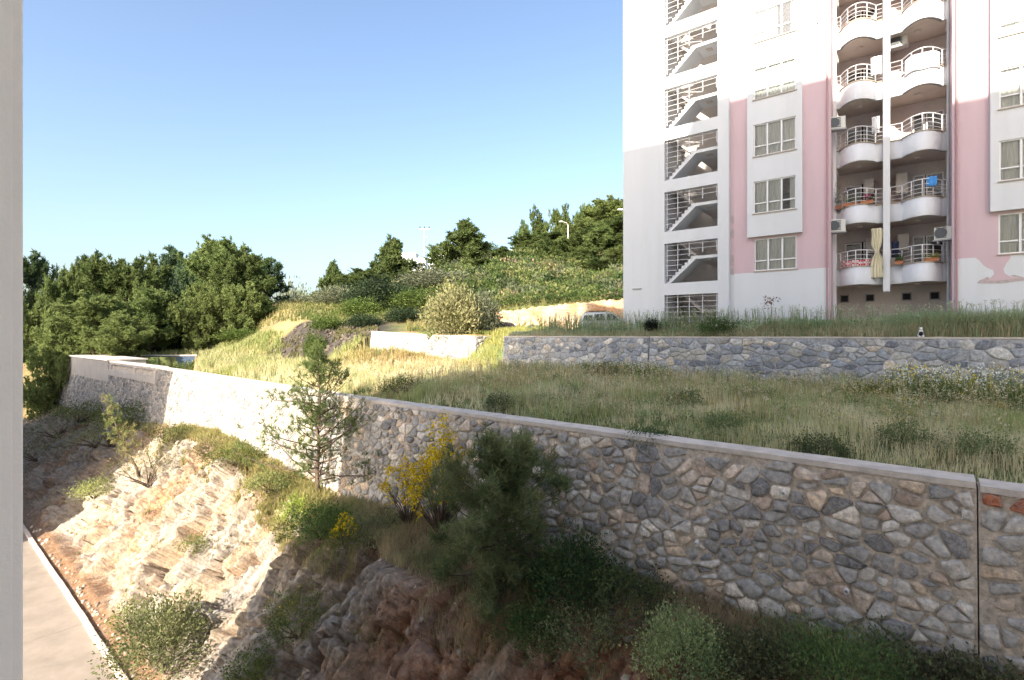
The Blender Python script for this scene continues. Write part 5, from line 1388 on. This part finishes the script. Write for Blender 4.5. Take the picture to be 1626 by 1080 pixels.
tree('round2', 580, 428, 88, 70, 'yellow-green pine just left of the pine with a tall tip', group=GM)
tree('dark', 600, 437, 60, 98, 'large very dark round bush in front of the hill trees', 'shrub')
tree('cone', 628, 382, 100, 130, 'pointed pine left of the power pole', group=GM)
tree('olive', 694, 424, 74, 112, 'wide grey-green olive below the power pole', 'olive tree', group='olives on the hill')
tree('green', 662, 456, 58, 72, 'bright green shrub under the wide grey olive', 'shrub')
tree('cone', 733, 350, 108, 124, 'tall pointed pine right of the power pole', group=GM)
tree('round2', 760, 385, 112, 60, 'small pine leaning against the right side of the tall pointed pine', group=GM)
tree('green', 779, 390, 113, 48, 'small round tree alone on the skyline right of the tall pine', 'tree')
tree('pale', 722, 448, 39.5, 82, 'pale olive-yellow bush overhanging the notch of the broken wall', 'shrub')
tree('olive', 764, 462, 40.5, 56, 'grey-green bush joined to the right side of the pale bush over the broken wall', 'shrub')
tree('pale', 873, 414, 82, 46, 'solitary pale yellow-green round shrub on the hillside', 'shrub')
tree('olive', 765, 440, 90, 44, 'grey shrub on the slope above the pale bush', 'shrub')
GH = 'pines crowning the hill'
for k_, x, yt, Y, w, l in (
    ('open', 832, 353, 150, 40, 'dark pine at the left end of the hilltop trees'),
    ('round', 862, 340, 145, 72, 'rounded pine second from the left on the hilltop'),
    ('round2', 898, 333, 150, 66, 'pine behind the street lamp head on the hilltop'),
    ('round', 935, 327, 150, 74, 'wide pine just right of the street lamp on the skyline'),
    ('light', 968, 316, 142, 84, 'highest light green pine on the skyline beside the building'),
    ('round2', 1000, 322, 150, 84, 'pine on the skyline cut off by the corner of the building'),
    ('round', 868, 370, 126, 60, 'middle pine below the left of the hilltop trees'),
    ('light', 925, 352, 118, 64, 'light green pine just right of the street lamp pole'),
    ('round', 965, 347, 106, 84, 'nearest dark hillside pine with several pale trunks by the building corner'),
    ('light', 888, 372, 128, 46, 'small light pine left of the street lamp pole'),
    ('round', 840, 372, 122, 52, 'small dark pine low at the left edge of the hill wood'),
    ('round2', 905, 382, 104, 60, 'bushy pine straight below the street lamp foot'),
    ('light', 858, 388, 108, 56, 'yellowish pine low on the slope left of the street lamp'),
    ('round', 940, 378, 98, 66, 'dense green pine low on the slope right of the street lamp'),
    ('round2', 990, 372, 92, 80, 'lowest hillside pine touching the building corner')):
    tree(k_, x, yt, Y, w, l, group=GH)
tree('green', 972, 436, 66, 48, 'bright green shrub above the rock bank beside the building corner', 'shrub')
tree('green', 905, 446, 70, 52, 'green shrub right of the solitary pale shrub', 'shrub')
tree('green', 838, 452, 68, 56, 'green shrub left of the solitary pale shrub', 'shrub')
for k_, p in PR.items():
    if k_ not in used: bpy.data.objects.remove(p)
# hillside scrub and field grass
def scrub(name, n, x0, x1, Y0, Y1, r0, r1, cols, lab, seed, k=16, cond=None, zo=(0, 0)):
    r = np.random.default_rng(seed); Y = np.exp(r.uniform(math.log(Y0), math.log(Y1), n)); x = r.uniform(x0, x1, n); X = (x - 813) / F * Y
    if cond is not None:
        ok = cond(X, Y, r); X = X[ok]; Y = Y[ok]; n = len(X)
    z = ground(X, Y) + r.uniform(zo[0], zo[1] + 1e-6, n); rad = r.uniform(r0, r1, n) * (Y / 70) ** .5
    ci = r.choice(len(cols), n, p=np.array([c[1] for c in cols]) / sum(c[1] for c in cols)); C = np.array([c[0] for c in cols])[ci] * r.uniform(.75, 1.25, (n, 1))
    d = r.normal(0, 1, (n * k, 3)); d[:, 2] = np.abs(d[:, 2]); d /= np.linalg.norm(d, axis=1, keepdims=True)
    cc = np.repeat(np.stack([X, Y, z], 1), k, 0) + d * np.repeat(rad, k)[:, None] * np.array([1, 1, .85]) * r.uniform(.3, 1, (n * k, 1))
    dd = d + r.normal(0, .6, d.shape); dd /= np.linalg.norm(dd, axis=1, keepdims=True); a = np.cross(dd, r.normal(0, 1, d.shape)); a /= np.linalg.norm(a, axis=1, keepdims=True)
    s = (np.repeat(rad, k)[:, None] * .24) * r.uniform(.6, 1.3, (n * k, 1))
    V = np.stack([cc, cc + dd * s * .5 + a * s * .28, cc + dd * s, cc + dd * s * .5 - a * s * .28], 1).reshape(-1, 3)
    o = np_mesh(name, V, np.arange(len(V)).reshape(-1, 4), M['leaf'], colr=np.repeat(np.repeat(C, k, 0) * r.uniform(.8, 1.2, (n * k, 1)), 4, 0)); tag(o, lab, 'scrub', kind='stuff')
MC = [((.06, .095, .03), 6), ((.10, .14, .045), 6), ((.19, .22, .08), 3), ((.34, .29, .14), 1.2), ((.10, .12, .06), 2), ((.28, .18, .15), .5)]
def c_hill(X, Y, r):
    u1, v1 = uv1(X, Y); n1 = fbm(X * .08, Y * .08, 0, 3, 61); return (v1 > 40) & (n1 > -.12)
scrub('hill_scrub', 4200, 540, 1010, 50, 170, .5, 1.7, MC, 'low green and yellow scrub covering the hillside', 401, k=60, cond=c_hill)
scrub('field_scrub', 1500, -20, 560, 58, 150, .4, .9, [((.2, .24, .06), 4), ((.36, .34, .12), 3), ((.10, .14, .04), 3)], 'low scrub under and beyond the wood', 402, k=40)
scrub('gully_scrub', 700, 34, 100, 50, 78, .5, 1.0, [((.08, .12, .03), 4), ((.22, .25, .08), 3)], 'sunny weeds beyond the far end of the stone wall', 403, k=50)
r = np.random.default_rng(500)
N = 26000; Y = np.exp(r.uniform(math.log(38), math.log(150), N)); x = r.uniform(150, 1010, N); X = (x - 813) / F * Y
u1, v1 = uv1(X, Y); ok = (v1 > 28.6) & ~((Y > 34.5) & (Y < 46) & (X > -6)) & ((x > 430) | (Y > 52)) & ~((x > 425) & (x < 645) & (Y > 43) & (Y < 51)) & ~((x < 330) & (Y < 56)); X = X[ok]; Y = Y[ok]
grass_field('hill_grass', np.stack([X, Y, ground(X, Y)], 1), lambda P: .35 + P[:, 1] * .004, lambda P, r: mixcol(.5 + 1.2 * fbm(P[:, 0] * .1, P[:, 1] * .1, 0, 3, 62) + r.normal(0, .15, len(P)), (.15, .19, .06), (.42, .36, .17)), 501, wk=.0013, lab='sunlit straw and green grass on the slopes', tuft=4)

# ------------------------------------------------------------------ rock bank behind the cars, stones of the rubble bank darkened for shade
def bank(name, pts, seed, hgts, base, c1, c2, amp=.22, dark=0.0, nu=260, nt=60):
    """pts: foot polyline [(X,Y)], crest offset away from the viewer"""
    pts = np.array(pts, float); L = np.concatenate([[0], np.cumsum(np.hypot(*np.diff(pts, axis=0).T))])
    s = np.linspace(0, L[-1], nu); X = np.interp(s, L, pts[:, 0]); Y = np.interp(s, L, pts[:, 1]); Hh = np.interp(s, L, hgts); Bs = np.interp(s, L, base)
    t = np.linspace(0, 1, nt); S, T = np.meshgrid(s, t, indexing='ij')
    XX = X[:, None] + 0 * T; YY = Y[:, None] + 2.2 * T ** 1.3; ZZ = Bs[:, None] + Hh[:, None] * T
    n = fbm(S * .7, T * 3, seed, 4, seed, True); n2 = fbm(S * 2.4, T * 8, seed, 4, seed + 1, True)
    YY = YY - (amp * n + amp * .45 * n2) * np.sin(math.pi * np.clip(T, 0.02, .9)); ZZ = ZZ + .15 * n2 * T
    XX = XX + .2 * fbm(S * 2, T * 6, 4, 3, seed + 3)
    idx = np.arange(nu * nt).reshape(nu, nt); q = np.stack([idx[:-1, :-1], idx[1:, :-1], idx[1:, 1:], idx[:-1, 1:]], -1).reshape(-1, 4)
    w = np.clip(.5 + 1.2 * fbm(S * .9, T * 4, 2, 4, seed + 5), 0, 1).reshape(-1, 1)
    o = np_mesh(name, np.stack([XX, YY, ZZ], -1).reshape(-1, 3), q, M['rock'], colr=A(c1) * (1 - w) + A(c2) * w); tag(o, kind='structure')
bank('rock_bank', [(-3.2, 45.5), (2.5, 46.0), (7, 45.5), (12, 45.0), (20, 44)], 71, [1.9, 2.6, 2.9, 3.3, 3.6], [-.1, 0, .1, .1, 0], (.52, .40, .26), (.42, .23, .11))
pts = []; rad = []
for _ in range(520):
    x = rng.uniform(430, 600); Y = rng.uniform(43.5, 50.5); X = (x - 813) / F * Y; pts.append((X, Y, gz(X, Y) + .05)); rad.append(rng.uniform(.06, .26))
tag(rubble('bank_rubble', pts, rad, 5, .28), label='loose grey stones, coloured darker for shade, on the bank below the hill', cat='stones')  # stone colour darkened to stand for shade on the bank

# ------------------------------------------------------------------ cars
def car(loc, rz, label, paint, kind):
    root = empty('parked_car', loc, rz); tag(root, label, 'car', 'cars parked beside the building')
    tall = kind == 'van'
    Lg, Hf, Hb = (4.3, 1.70, 1.0) if tall else (4.3, 1.42, .92)
    w = .86
    if tall: prof = [(0, .30), (0.02, 1.0), (.10, 1.05), (4.22, .78) , (4.3, .62), (4.3, .30)]; prof = [(0, .30), (0, 1.02), (3.15, 1.04), (4.0, .93), (4.25, .75), (4.3, .30)]; gh = [(.06, 1.02), (.22, 1.50), (.42, 1.66), (1.9, 1.70), (2.25, 1.62), (3.15, 1.03)]
    else: prof = [(0, .30), (0, .88), (.3, .95), (2.95, .96), (3.9, .84), (4.22, .66), (4.3, .30)]; gh = [(.35, .94), (.95, 1.36), (1.5, 1.42), (2.1, 1.38), (2.95, .955)]
    def shell(p, w0, w1):
        mb = MB(); n = len(p); zmin = min(q[1] for q in p); zmax = max(q[1] for q in p)
        f = lambda z: w0 + (w1 - w0) * (z - zmin) / (zmax - zmin + 1e-6)
        mb.add([(x, -f(z), z) for x, z in p] + [(x, f(z), z) for x, z in p], [tuple(range(n)), tuple(range(n, 2 * n))[::-1]] + [(i, (i + 1) % n, n + (i + 1) % n, n + i) for i in range(n)]); return mb
    shell(prof, w, w - .03).build('body', paint, root, bevel=.05, smooth=True)
    c = shell(gh, w - .05, w - .20).build('cabin', paint, root, bevel=.05, smooth=True)
    zmin = min(q[1] for q in gh); zmax = max(q[1] for q in gh); side = lambda z: (w - .05) + (-.15) * (z - zmin) / (zmax - zmin)
    wins = [((.20, .90), 1.10, 1.48), ((1.0, 1.75), 1.10, 1.55), ((1.86, 2.72), 1.10, 1.54)] if tall else [((.85, 1.55), 1.0, 1.30), ((1.65, 2.5), 1.0, 1.31)]
    m_cg = M['carglass']
    for i, ((a, b), z0, z1) in enumerate(wins):
        last = i == len(wins) - 1; first = i == 0
        for sgn in (-1, 1):
            P = [(a, z0), (b, z0), (b - (.42 if last else .02), z1), (a + (.16 if first else .02), z1)]
            mb = MB(); mb.add([(x, sgn * (side(z) + .012), z) for x, z in P] + [(x, sgn * (side(z) - .03), z) for x, z in P], [(0, 1, 2, 3), (7, 6, 5, 4)] + [(k, (k + 1) % 4, 4 + (k + 1) % 4, 4 + k) for k in range(4)])
            mb.build('side_window', m_cg, root)
    a, b = gh[-1], gh[-2]; mb = MB(); k0, k1 = .12, .90
    p = (a[0] + (b[0] - a[0]) * k0 + .02, a[1] + (b[1] - a[1]) * k0 + .012); q = (a[0] + (b[0] - a[0]) * k1 + .02, a[1] + (b[1] - a[1]) * k1 + .012)
    mb.add([(p[0], -side(p[1]) + .08, p[1]), (p[0], side(p[1]) - .08, p[1]), (q[0], side(q[1]) - .08, q[1]), (q[0], -side(q[1]) + .08, q[1])], [(0, 1, 2, 3)]); mb.build('windscreen', m_cg, root)
    if tall:
        for sy in (-.56, .56): MB().tube([(.5, sy, 1.69), (.7, sy, 1.76), (1.9, sy, 1.77), (2.05, sy, 1.69)], [.02] * 4, 6).build('roof_rail', M['rubber'], root)
    for x in (.85, 3.45):
        for sy in (-.80, .80):
            wl = MB(); wl.tube([(x, sy - .09, .31), (x, sy + .09, .31)], [.31, .31], 20); wo_ = wl.build('wheel', M['rubber'], root)
            h = MB(); h.tube([(x, sy - .1 if sy < 0 else sy + .09, .31), (x, sy - .09 if sy < 0 else sy + .1, .31)], [.19, .19], 14); h.build('rim', M['galv'], wo_)
    for sy in (-.62, .62):
        MB().box(4.16, 4.29, sy - .16, sy + .16, .62, .76).build('headlight', M['upvc'], root, bevel=.02)
        MB().box(-.015, .05, sy - .1, sy + .1, .75, 1.0).build('tail_light', M['tile'], root, bevel=.01)
    for sy in (-.95, .95): MB().box(2.75, 2.9, sy - .09, sy + .09, 1.02, 1.16).build('wing_mirror', paint, root, bevel=.02)
M['carglass'] = mat('car_glass', (0.03, 0.045, 0.06), 0.08, spec=.8)
m_silver = mat('silver_paint', (0.42, 0.46, 0.50), 0.3, metal=.3, spec=.6); m_dark = mat('dark_paint', (0.035, 0.03, 0.035), 0.25, spec=.6)
X = (919 - 813) / F * 36; car((X, 36, gz(X + 2, 36) - .03), R(-4), 'silver minivan parked on the upper level beside the building corner', m_silver, 'van')
X = (818 - 813) / F * 43 - 4.2; car((X, 43, gz(X + 2, 43) - .02), R(-3), 'dark car with only its bonnet and windscreen showing right of the grey bush', m_dark, 'sedan')

# ------------------------------------------------------------------ poles, lamps, far houses
def power_pole(x, ytop, Y):
    X = (x - 813) / F * Y; z = gz(X, Y); zt = (531 - ytop) / F * Y
    root = empty('power_pole', (X, Y, z - .5)); tag(root, 'slim pale power pole with a short crossarm and three insulators on the hill', 'power pole')
    h = zt - z + .5
    MB().tube([(0, 0, 0), (0, 0, h - .5)], [.24, .13], 8).build('pole', M['galv'], root)
    MB().box(-1.1, 1.1, -.06, .06, h - .55, h - .43).build('crossarm', M['galv'], root)
    for dx in (-1.0, 0, 1.0): MB().tube([(dx, 0, h - .43), (dx, 0, h - .2), (dx, 0, h + .1)], [.06, .16, .10], 8).build('insulator', M['acdark'], root)
    MB().box(-.1, .55, -.05, .05, h - 2.3, h - 2.2).build('bracket', M['galv'], root)
power_pole(674, 360, 112)
def lamp(x, ytop, Y, label, arm, hpx=None):
    X = (x - 813) / F * Y; z = gz(X, Y); zt = (531 - ytop) / F * Y
    root = empty('street_lamp', (X, Y, z - .3)); tag(root, label, 'street lamp', 'street lamps on the hill'); h = zt - z + .3
    MB().tube([(0, 0, 0), (0, 0, h - .6), (arm * .25, 0, h - .2), (arm, 0, h)], [.16, .10, .07, .05], 8).build('pole', M['concrete_lt'], root)
    MB().box(arm - .45 if arm < 0 else arm - .1, arm + .1 if arm < 0 else arm + .45, -.16, .16, h - .08, h + .1).build('lamp_head', M['upvc'], root, bevel=.03)
lamp(902, 352, 88, 'pale street lamp with its head turned left in front of the hillside pines', -1.0)
lamp(1010, 333, 60, 'street lamp head reaching in from behind the building corner', -1.7)
def house(x, ytop, ybot, Y, wpx, label, fl=2):
    X = (x - 813) / F * Y; w = wpx / F * Y; zb = gz(X, Y) - 2; zt = (531 - ytop) / F * Y
    root = empty('house', (X, Y, zb)); tag(root, label, 'house', 'white houses far behind the hill trees')
    h = zt - zb; MB().box(-w / 2, w / 2, 0, w * .9, 0, h).build('wall', M['white'], root)
    MB().box(-w / 2 - .2, w / 2 + .2, -.2, w * .9 + .2, h, h + .35).build('roof', M['white'], root)
    for i in range(fl):
        for xx in (-.28, .02, .28):
            f = MB().box(w * xx - .5, w * xx + .5, -.06, -.01, h - 2.4 - 3 * i, h - 1.1 - 3 * i).build('window', M['upvc'], root)
            MB().box(w * xx - .4, w * xx + .4, -.08, -.065, h - 2.3 - 3 * i, h - 1.2 - 3 * i).build('pane', M['carglass'], f)
house(648, 403, 425, 165, 24, 'white flat-roofed house seen between the pointed pine and the power pole')
house(668, 412, 428, 150, 16, 'small white house at the foot of the power pole')
house(694, 404, 425, 160, 26, 'white house just right of the power pole behind the olives')
house(815, 398, 408, 170, 22, 'white building edge peeping over the skyline at the left end of the hill wood', 1)

# ------------------------------------------------------------------ cat on the wall, odd bits
def cat():
    p = (*P1(-3.95, UW_V + .16), -0.10)
    Y = 20.3; X = (1462 - 813) / F * Y
    u1_, v1_ = uv1(X, Y); p = (*P1(float(uv1(X, Y)[0]) , UW_V + .17), -.10)
    bm = bmesh.new()
    def ell(c, s, rot=None, seg=20):
        m_ = Matrix.Translation(c) @ (rot or Matrix.Identity(4)) @ Matrix.Diagonal((*s, 1)); bmesh.ops.create_uvsphere(bm, u_segments=seg, v_segments=12, radius=1, matrix=m_)
    ell((0, .02, .10), (.095, .12, .11)); ell((0, -.01, .20), (.075, .085, .12)); ell((0, -.03, .29), (.05, .055, .06)); ell((0, -.05, .345), (.055, .055, .048)); ell((0, -.10, .335), (.025, .02, .02))
    for s in (-1, 1):
        ell((s * .07, .0, .07), (.045, .09, .065)); ell((s * .035, -.10, .09), (.022, .024, .10)); ell((s * .037, -.125, .015), (.024, .035, .016)); ell((s * .07, -.09, .018), (.027, .045, .018))
        bmesh.ops.create_cone(bm, segments=8, radius1=.022, radius2=.002, depth=.05, cap_ends=True, matrix=Matrix.Translation((s * .033, -.045, .40)))
    for i in range(14):
        t = i / 13; a = t * 2.4; ell((.10 * math.sin(a) + .02, .13 - .02 * t + .03 * math.cos(a), .02 + .005 * i % .01), (.02, .02, .018), seg=8)
    me = bpy.data.meshes.new('cat'); bm.to_mesh(me); bm.free()
    m = mat('cat_fur', (.72, .70, .68), .9); nt = m.node_tree; L = nt.links; bs = [n for n in nt.nodes if n.type == 'BSDF_PRINCIPLED'][0]; tc = [n for n in nt.nodes if n.type == 'TEX_COORD'][0]
    n = nt.nodes.new('ShaderNodeTexNoise'); n.inputs['Scale'].default_value = 7.5; n.inputs['Detail'].default_value = 1; L.new(tc.outputs['Object'], n.inputs[0])
    ds = nt.nodes.new('ShaderNodeVectorMath'); ds.operation = 'DISTANCE'; ds.inputs[1].default_value = (.0, -.10, .13); L.new(tc.outputs['Object'], ds.inputs[0])
    a = nt.nodes.new('ShaderNodeMath'); a.operation = 'MULTIPLY_ADD'; a.inputs[1].default_value = .12; L.new(n.outputs[0], a.inputs[0]); L.new(ds.outputs['Value'], a.inputs[2])
    cr = nt.nodes.new('ShaderNodeValToRGB'); cr.color_ramp.elements[0].position = .145; cr.color_ramp.elements[0].color = (.015, .013, .014, 1); cr.color_ramp.elements[1].position = .155; cr.color_ramp.elements[1].color = (.74, .72, .70, 1)
    L.new(a.outputs[0], cr.inputs[0]); L.new(cr.outputs[0], bs.inputs['Base Color'])
    me.materials.append(m); o = bpy.data.objects.new('cat', me); col.objects.link(o); o.location = p; o.rotation_euler = (0, 0, R(-30)); o.scale = (.95, .95, .95)
    md = o.modifiers.new('r', 'REMESH'); md.mode = 'VOXEL'; md.voxel_size = .008; md.use_smooth_shade = True
    tag(o, 'white cat with a black chest patch sitting on the edge of the upper stone wall', 'cat')
cat()
X = (1035 - 813) / F * 27.6; make_bush('dark_round_object', 601, (X, 27.6, gz(X, 27.6)), .34, .36, nst=6, nclump=220, k=12, leaf=.06, c1=(.015, .018, .016), c2=(.03, .035, .03), label='unidentified almost black rounded object, modelled as a small shrub, above the weeds by the white wall', cat='shrub', up=1.4)  # unidentified dark round object, given the form of a leafy shrub
# dry stalk plant before the white base
def stalk_plant(x, ytop, Y):
    X = (x - 813) / F * Y; z = gz(X, Y); h = (531 - ytop) / F * Y - z; root = empty('dry_stalk_plant', (X, Y, z)); tag(root, 'tall thin plant with reddish dry leaves at its top before the white base wall', 'plant')
    MB().tube([(0, 0, 0), (.05, 0, h * .6), (.02, 0, h * .95)], [.02, .014, .008], 5).build('stem', M['palebark'], root)
    r = np.random.default_rng(9); c = np.stack([r.normal(0, .18, 90), r.normal(0, .1, 90), h * .85 + r.normal(0, .12, 90)], -1); leafs(c, .11, A((.22, .12, .10)), r, 'leaf_cluster', root)
stalk_plant(1223, 468, 24.9)

for q, (x, y, Y, rx, h, lab) in enumerate([
    (900, 640, 18.5, .5, .7, 'small green weed clump left of centre on the shaded terrace'),
    (1085, 650, 16.5, .6, .75, 'grey-green weed clump on the terrace under the thin wall joint'),
    (1200, 640, 17.8, .7, .7, 'bushy green weeds in the middle of the shaded terrace'),
    (1150, 690, 13.4, .5, .5, 'low dark weed clump just behind the wall cap right of the fennel clump'),
    (1430, 700, 11.2, .5, .55, 'low soft weed clump close behind the cap near the right'),
    (1560, 715, 10.2, .5, .5, 'low weed clump behind the cap above the open joint'),
    (860, 590, 27.5, .9, 1.1, 'tall green weeds at the left end foot of the upper wall'),
    (820, 585, 29.5, .8, .9, 'dark green weeds beside the left corner of the upper wall')]):
    weed(x, y, Y, rx, h, (.12, .17, .07), (.27, .32, .15), lab, 330 + q, n=170)
for q, (x, y, rx, h, lab) in enumerate([
    (930, 1010, 60, 60, 'thin green scrub on the slope right below the round dark bush'),
    (1260, 1040, 60, 60, 'low green weeds along the wall foot left of the spiky seedling'),
    (1420, 1060, 60, 60, 'low green weeds along the wall foot right of the spiky seedling'),
    (1580, 1095, 60, 50, 'low scrub at the bottom right corner under the red stone'),
    (150, 700, 60, 40, 'grey-brown scrub hanging over the shaded far cliff'),
    (90, 690, 40, 40, 'scrub at the left on the shaded far cliff brow')]):
    bush_at(x, y, rx, h, lab, 'shrub', (.06, .08, .04), (.15, .16, .08), .05, 260, 12, 360 + q, spiky=.3)

r = np.random.default_rng(777)
u1 = r.uniform(20.3, 24.3, 2600); v1 = r.uniform(25.4, 34, 2600); x = u1 * D1[0] + v1 * N1[0]; y = u1 * D1[1] + v1 * N1[1]
grass_field('ramp_grass', np.stack([x, y, ground(x, y)], 1), lambda P: .62 + .2 * fbm(P[:, 0], P[:, 1], 0, 2, 5), lambda P, r: mixcol(r.uniform(0, 1, len(P)), (.30, .36, .10), (.62, .55, .22)), 778, wk=.0011, lab='yellow-green weeds on the ramp between the two stone wall ends', tuft=6)
# paler litter: dry stems lying among the rocks

tree('green', 574, 470, 56, 60, 'mid-green shrub at the left foot of the very dark round bush', 'shrub')
tree('dark', 645, 486, 51, 70, 'low dark shrub above the left end of the broken wall', 'shrub')
tree('green', 705, 474, 50, 56, 'fresh green shrub just left of the pale bush over the broken wall', 'shrub')
tree('olive', 506, 470, 72, 44, 'small grey-green olive at the right edge of the grassy gap', 'olive tree')
tree('round2', 556, 436, 84, 66, 'yellow-green rounded pine behind the very dark round bush', group=GM)
tree('round2', 655, 432, 92, 60, 'rounded pine filling the gap below the power pole', group=GM)
tree('green', 735, 425, 86, 60, 'green shrub below the tall pointed pine', 'shrub')
tree('olive', 800, 440, 72, 50, 'grey-green shrub on the slope above the dark car', 'shrub')
tree('green', 940, 430, 74, 50, 'dark green shrub on the hillside below the pines near the building', 'shrub')

def c_strip(X, Y, r):
    u1, v1 = uv1(X, Y); return (v1 > 26.35) & (v1 < 28.2) & (u1 < 19)
scrub('leafy_weeds', 9000, 780, 1750, 15, 34, .35, .75, [((.30, .42, .22), 4), ((.44, .52, .32), 3), ((.18, .27, .13), 2), ((.55, .45, .28), 1)], 'leafy weeds among the tall grass in front of the building', 601, k=34, cond=c_strip, zo=(.1, .65))
def c_terr(X, Y, r):
    u1, v1 = uv1(X, Y); u2, v2 = uv2(X, Y); n1 = fbm(X * .5, Y * .5, 0, 3, 71); return (v2 > 12.6) & (v1 < 25.4) & (u1 < 46) & (n1 > .05)
scrub('terrace_weeds', 4200, 560, 1750, 9, 36, .25, .60, [((.26, .34, .14), 4), ((.36, .40, .20), 3), ((.16, .22, .09), 3), ((.60, .50, .30), 1)], 'low leafy weeds mixed into the terrace grass', 602, k=40, cond=c_terr, zo=(.05, .32))
for k_, x, yt, Y, w, l in (
    ('cone', 950, 352, 92, 74, 'pointed pine standing before the hill wood near the building'),
    ('round', 915, 372, 88, 60, 'dark pine below the street lamp on the hillside'),
    ('round2', 875, 380, 96, 54, 'small dark pine above the solitary pale shrub'),
    ('light', 985, 392, 84, 54, 'light green pine low beside the building corner')):
    tree(k_, x, yt, Y, w, l, group=GH)

for q, (x, y, rx, h, lab) in enumerate([
    (170, 700, 44, 50, 'dark scrub on the shaded slope left of the leaning sapling'),
    (280, 690, 26, 30, 'small green clump at the sunlit cliff brow by the wall shadow'),
    (430, 770, 34, 34, 'yellow-green clump on the cliff brow left of the young pine'),
    (60, 720, 36, 44, 'dark scrub half hidden by the beige wall edge'),
    (150, 780, 30, 30, 'small dark scrub tuft on the shaded far cliff face')]):
    bush_at(x, y, rx, h, lab, 'shrub', (.07, .09, .035), (.17, .18, .07), .06, 240, 12, 460 + q, spiky=.3)

tree('green', 520, 500, 49, 50, 'green low shrub on the crest of the rubble bank', 'shrub')
tree('dark', 578, 497, 49.5, 56, 'dark low shrub on the crest of the rubble bank near the broken wall', 'shrub')
tree('green', 500, 526, 45.3, 32, 'small weedy shrub in the middle of the rubble bank', 'shrub')
r = np.random.default_rng(888)
Y = r.uniform(43, 51, 2200); x = r.uniform(425, 600, 2200); X = (x - 813) / F * Y; nz = fbm(X * .7, Y * .7, 0, 3, 90); ok = nz > .05
grass_field('rubble_grass', np.stack([X, Y, ground(X, Y)], 1)[ok], lambda P: .38 + 0 * P[:, 0], lambda P, r: mixcol(r.uniform(0, 1, len(P)), (.10, .13, .05), (.32, .27, .13)), 889, wk=.0012, lab='weeds growing between the stones of the shade-darkened bank', tuft=5)

scrub('hill_bushes', 420, 600, 1010, 52, 165, 1.0, 2.0, [((.05, .08, .03), 5), ((.09, .125, .04), 4), ((.17, .19, .11), 3), ((.22, .24, .09), 2)], 'dark rounded maquis bushes scattered over the hillside', 405, k=170, cond=lambda X, Y, r: uv1(X, Y)[1] > 42)
for k_, x, yt, Y, w, l in (
    ('cone', 800, 392, 100, 50, 'small pointed pine on the open slope right of the lone skyline tree'),
    ('round2', 770, 412, 92, 56, 'small rounded pine on the slope under the lone skyline tree'),
    ('round', 842, 402, 98, 56, 'dark pine on the mid slope left of the solitary pale shrub'),
    ('light', 912, 408, 84, 50, 'light green young pine on the mid slope below the street lamp'),
    ('round2', 950, 412, 78, 56, 'dark young pine on the lower slope near the building')):
    tree(k_, x, yt, Y, w, l, group=GH)
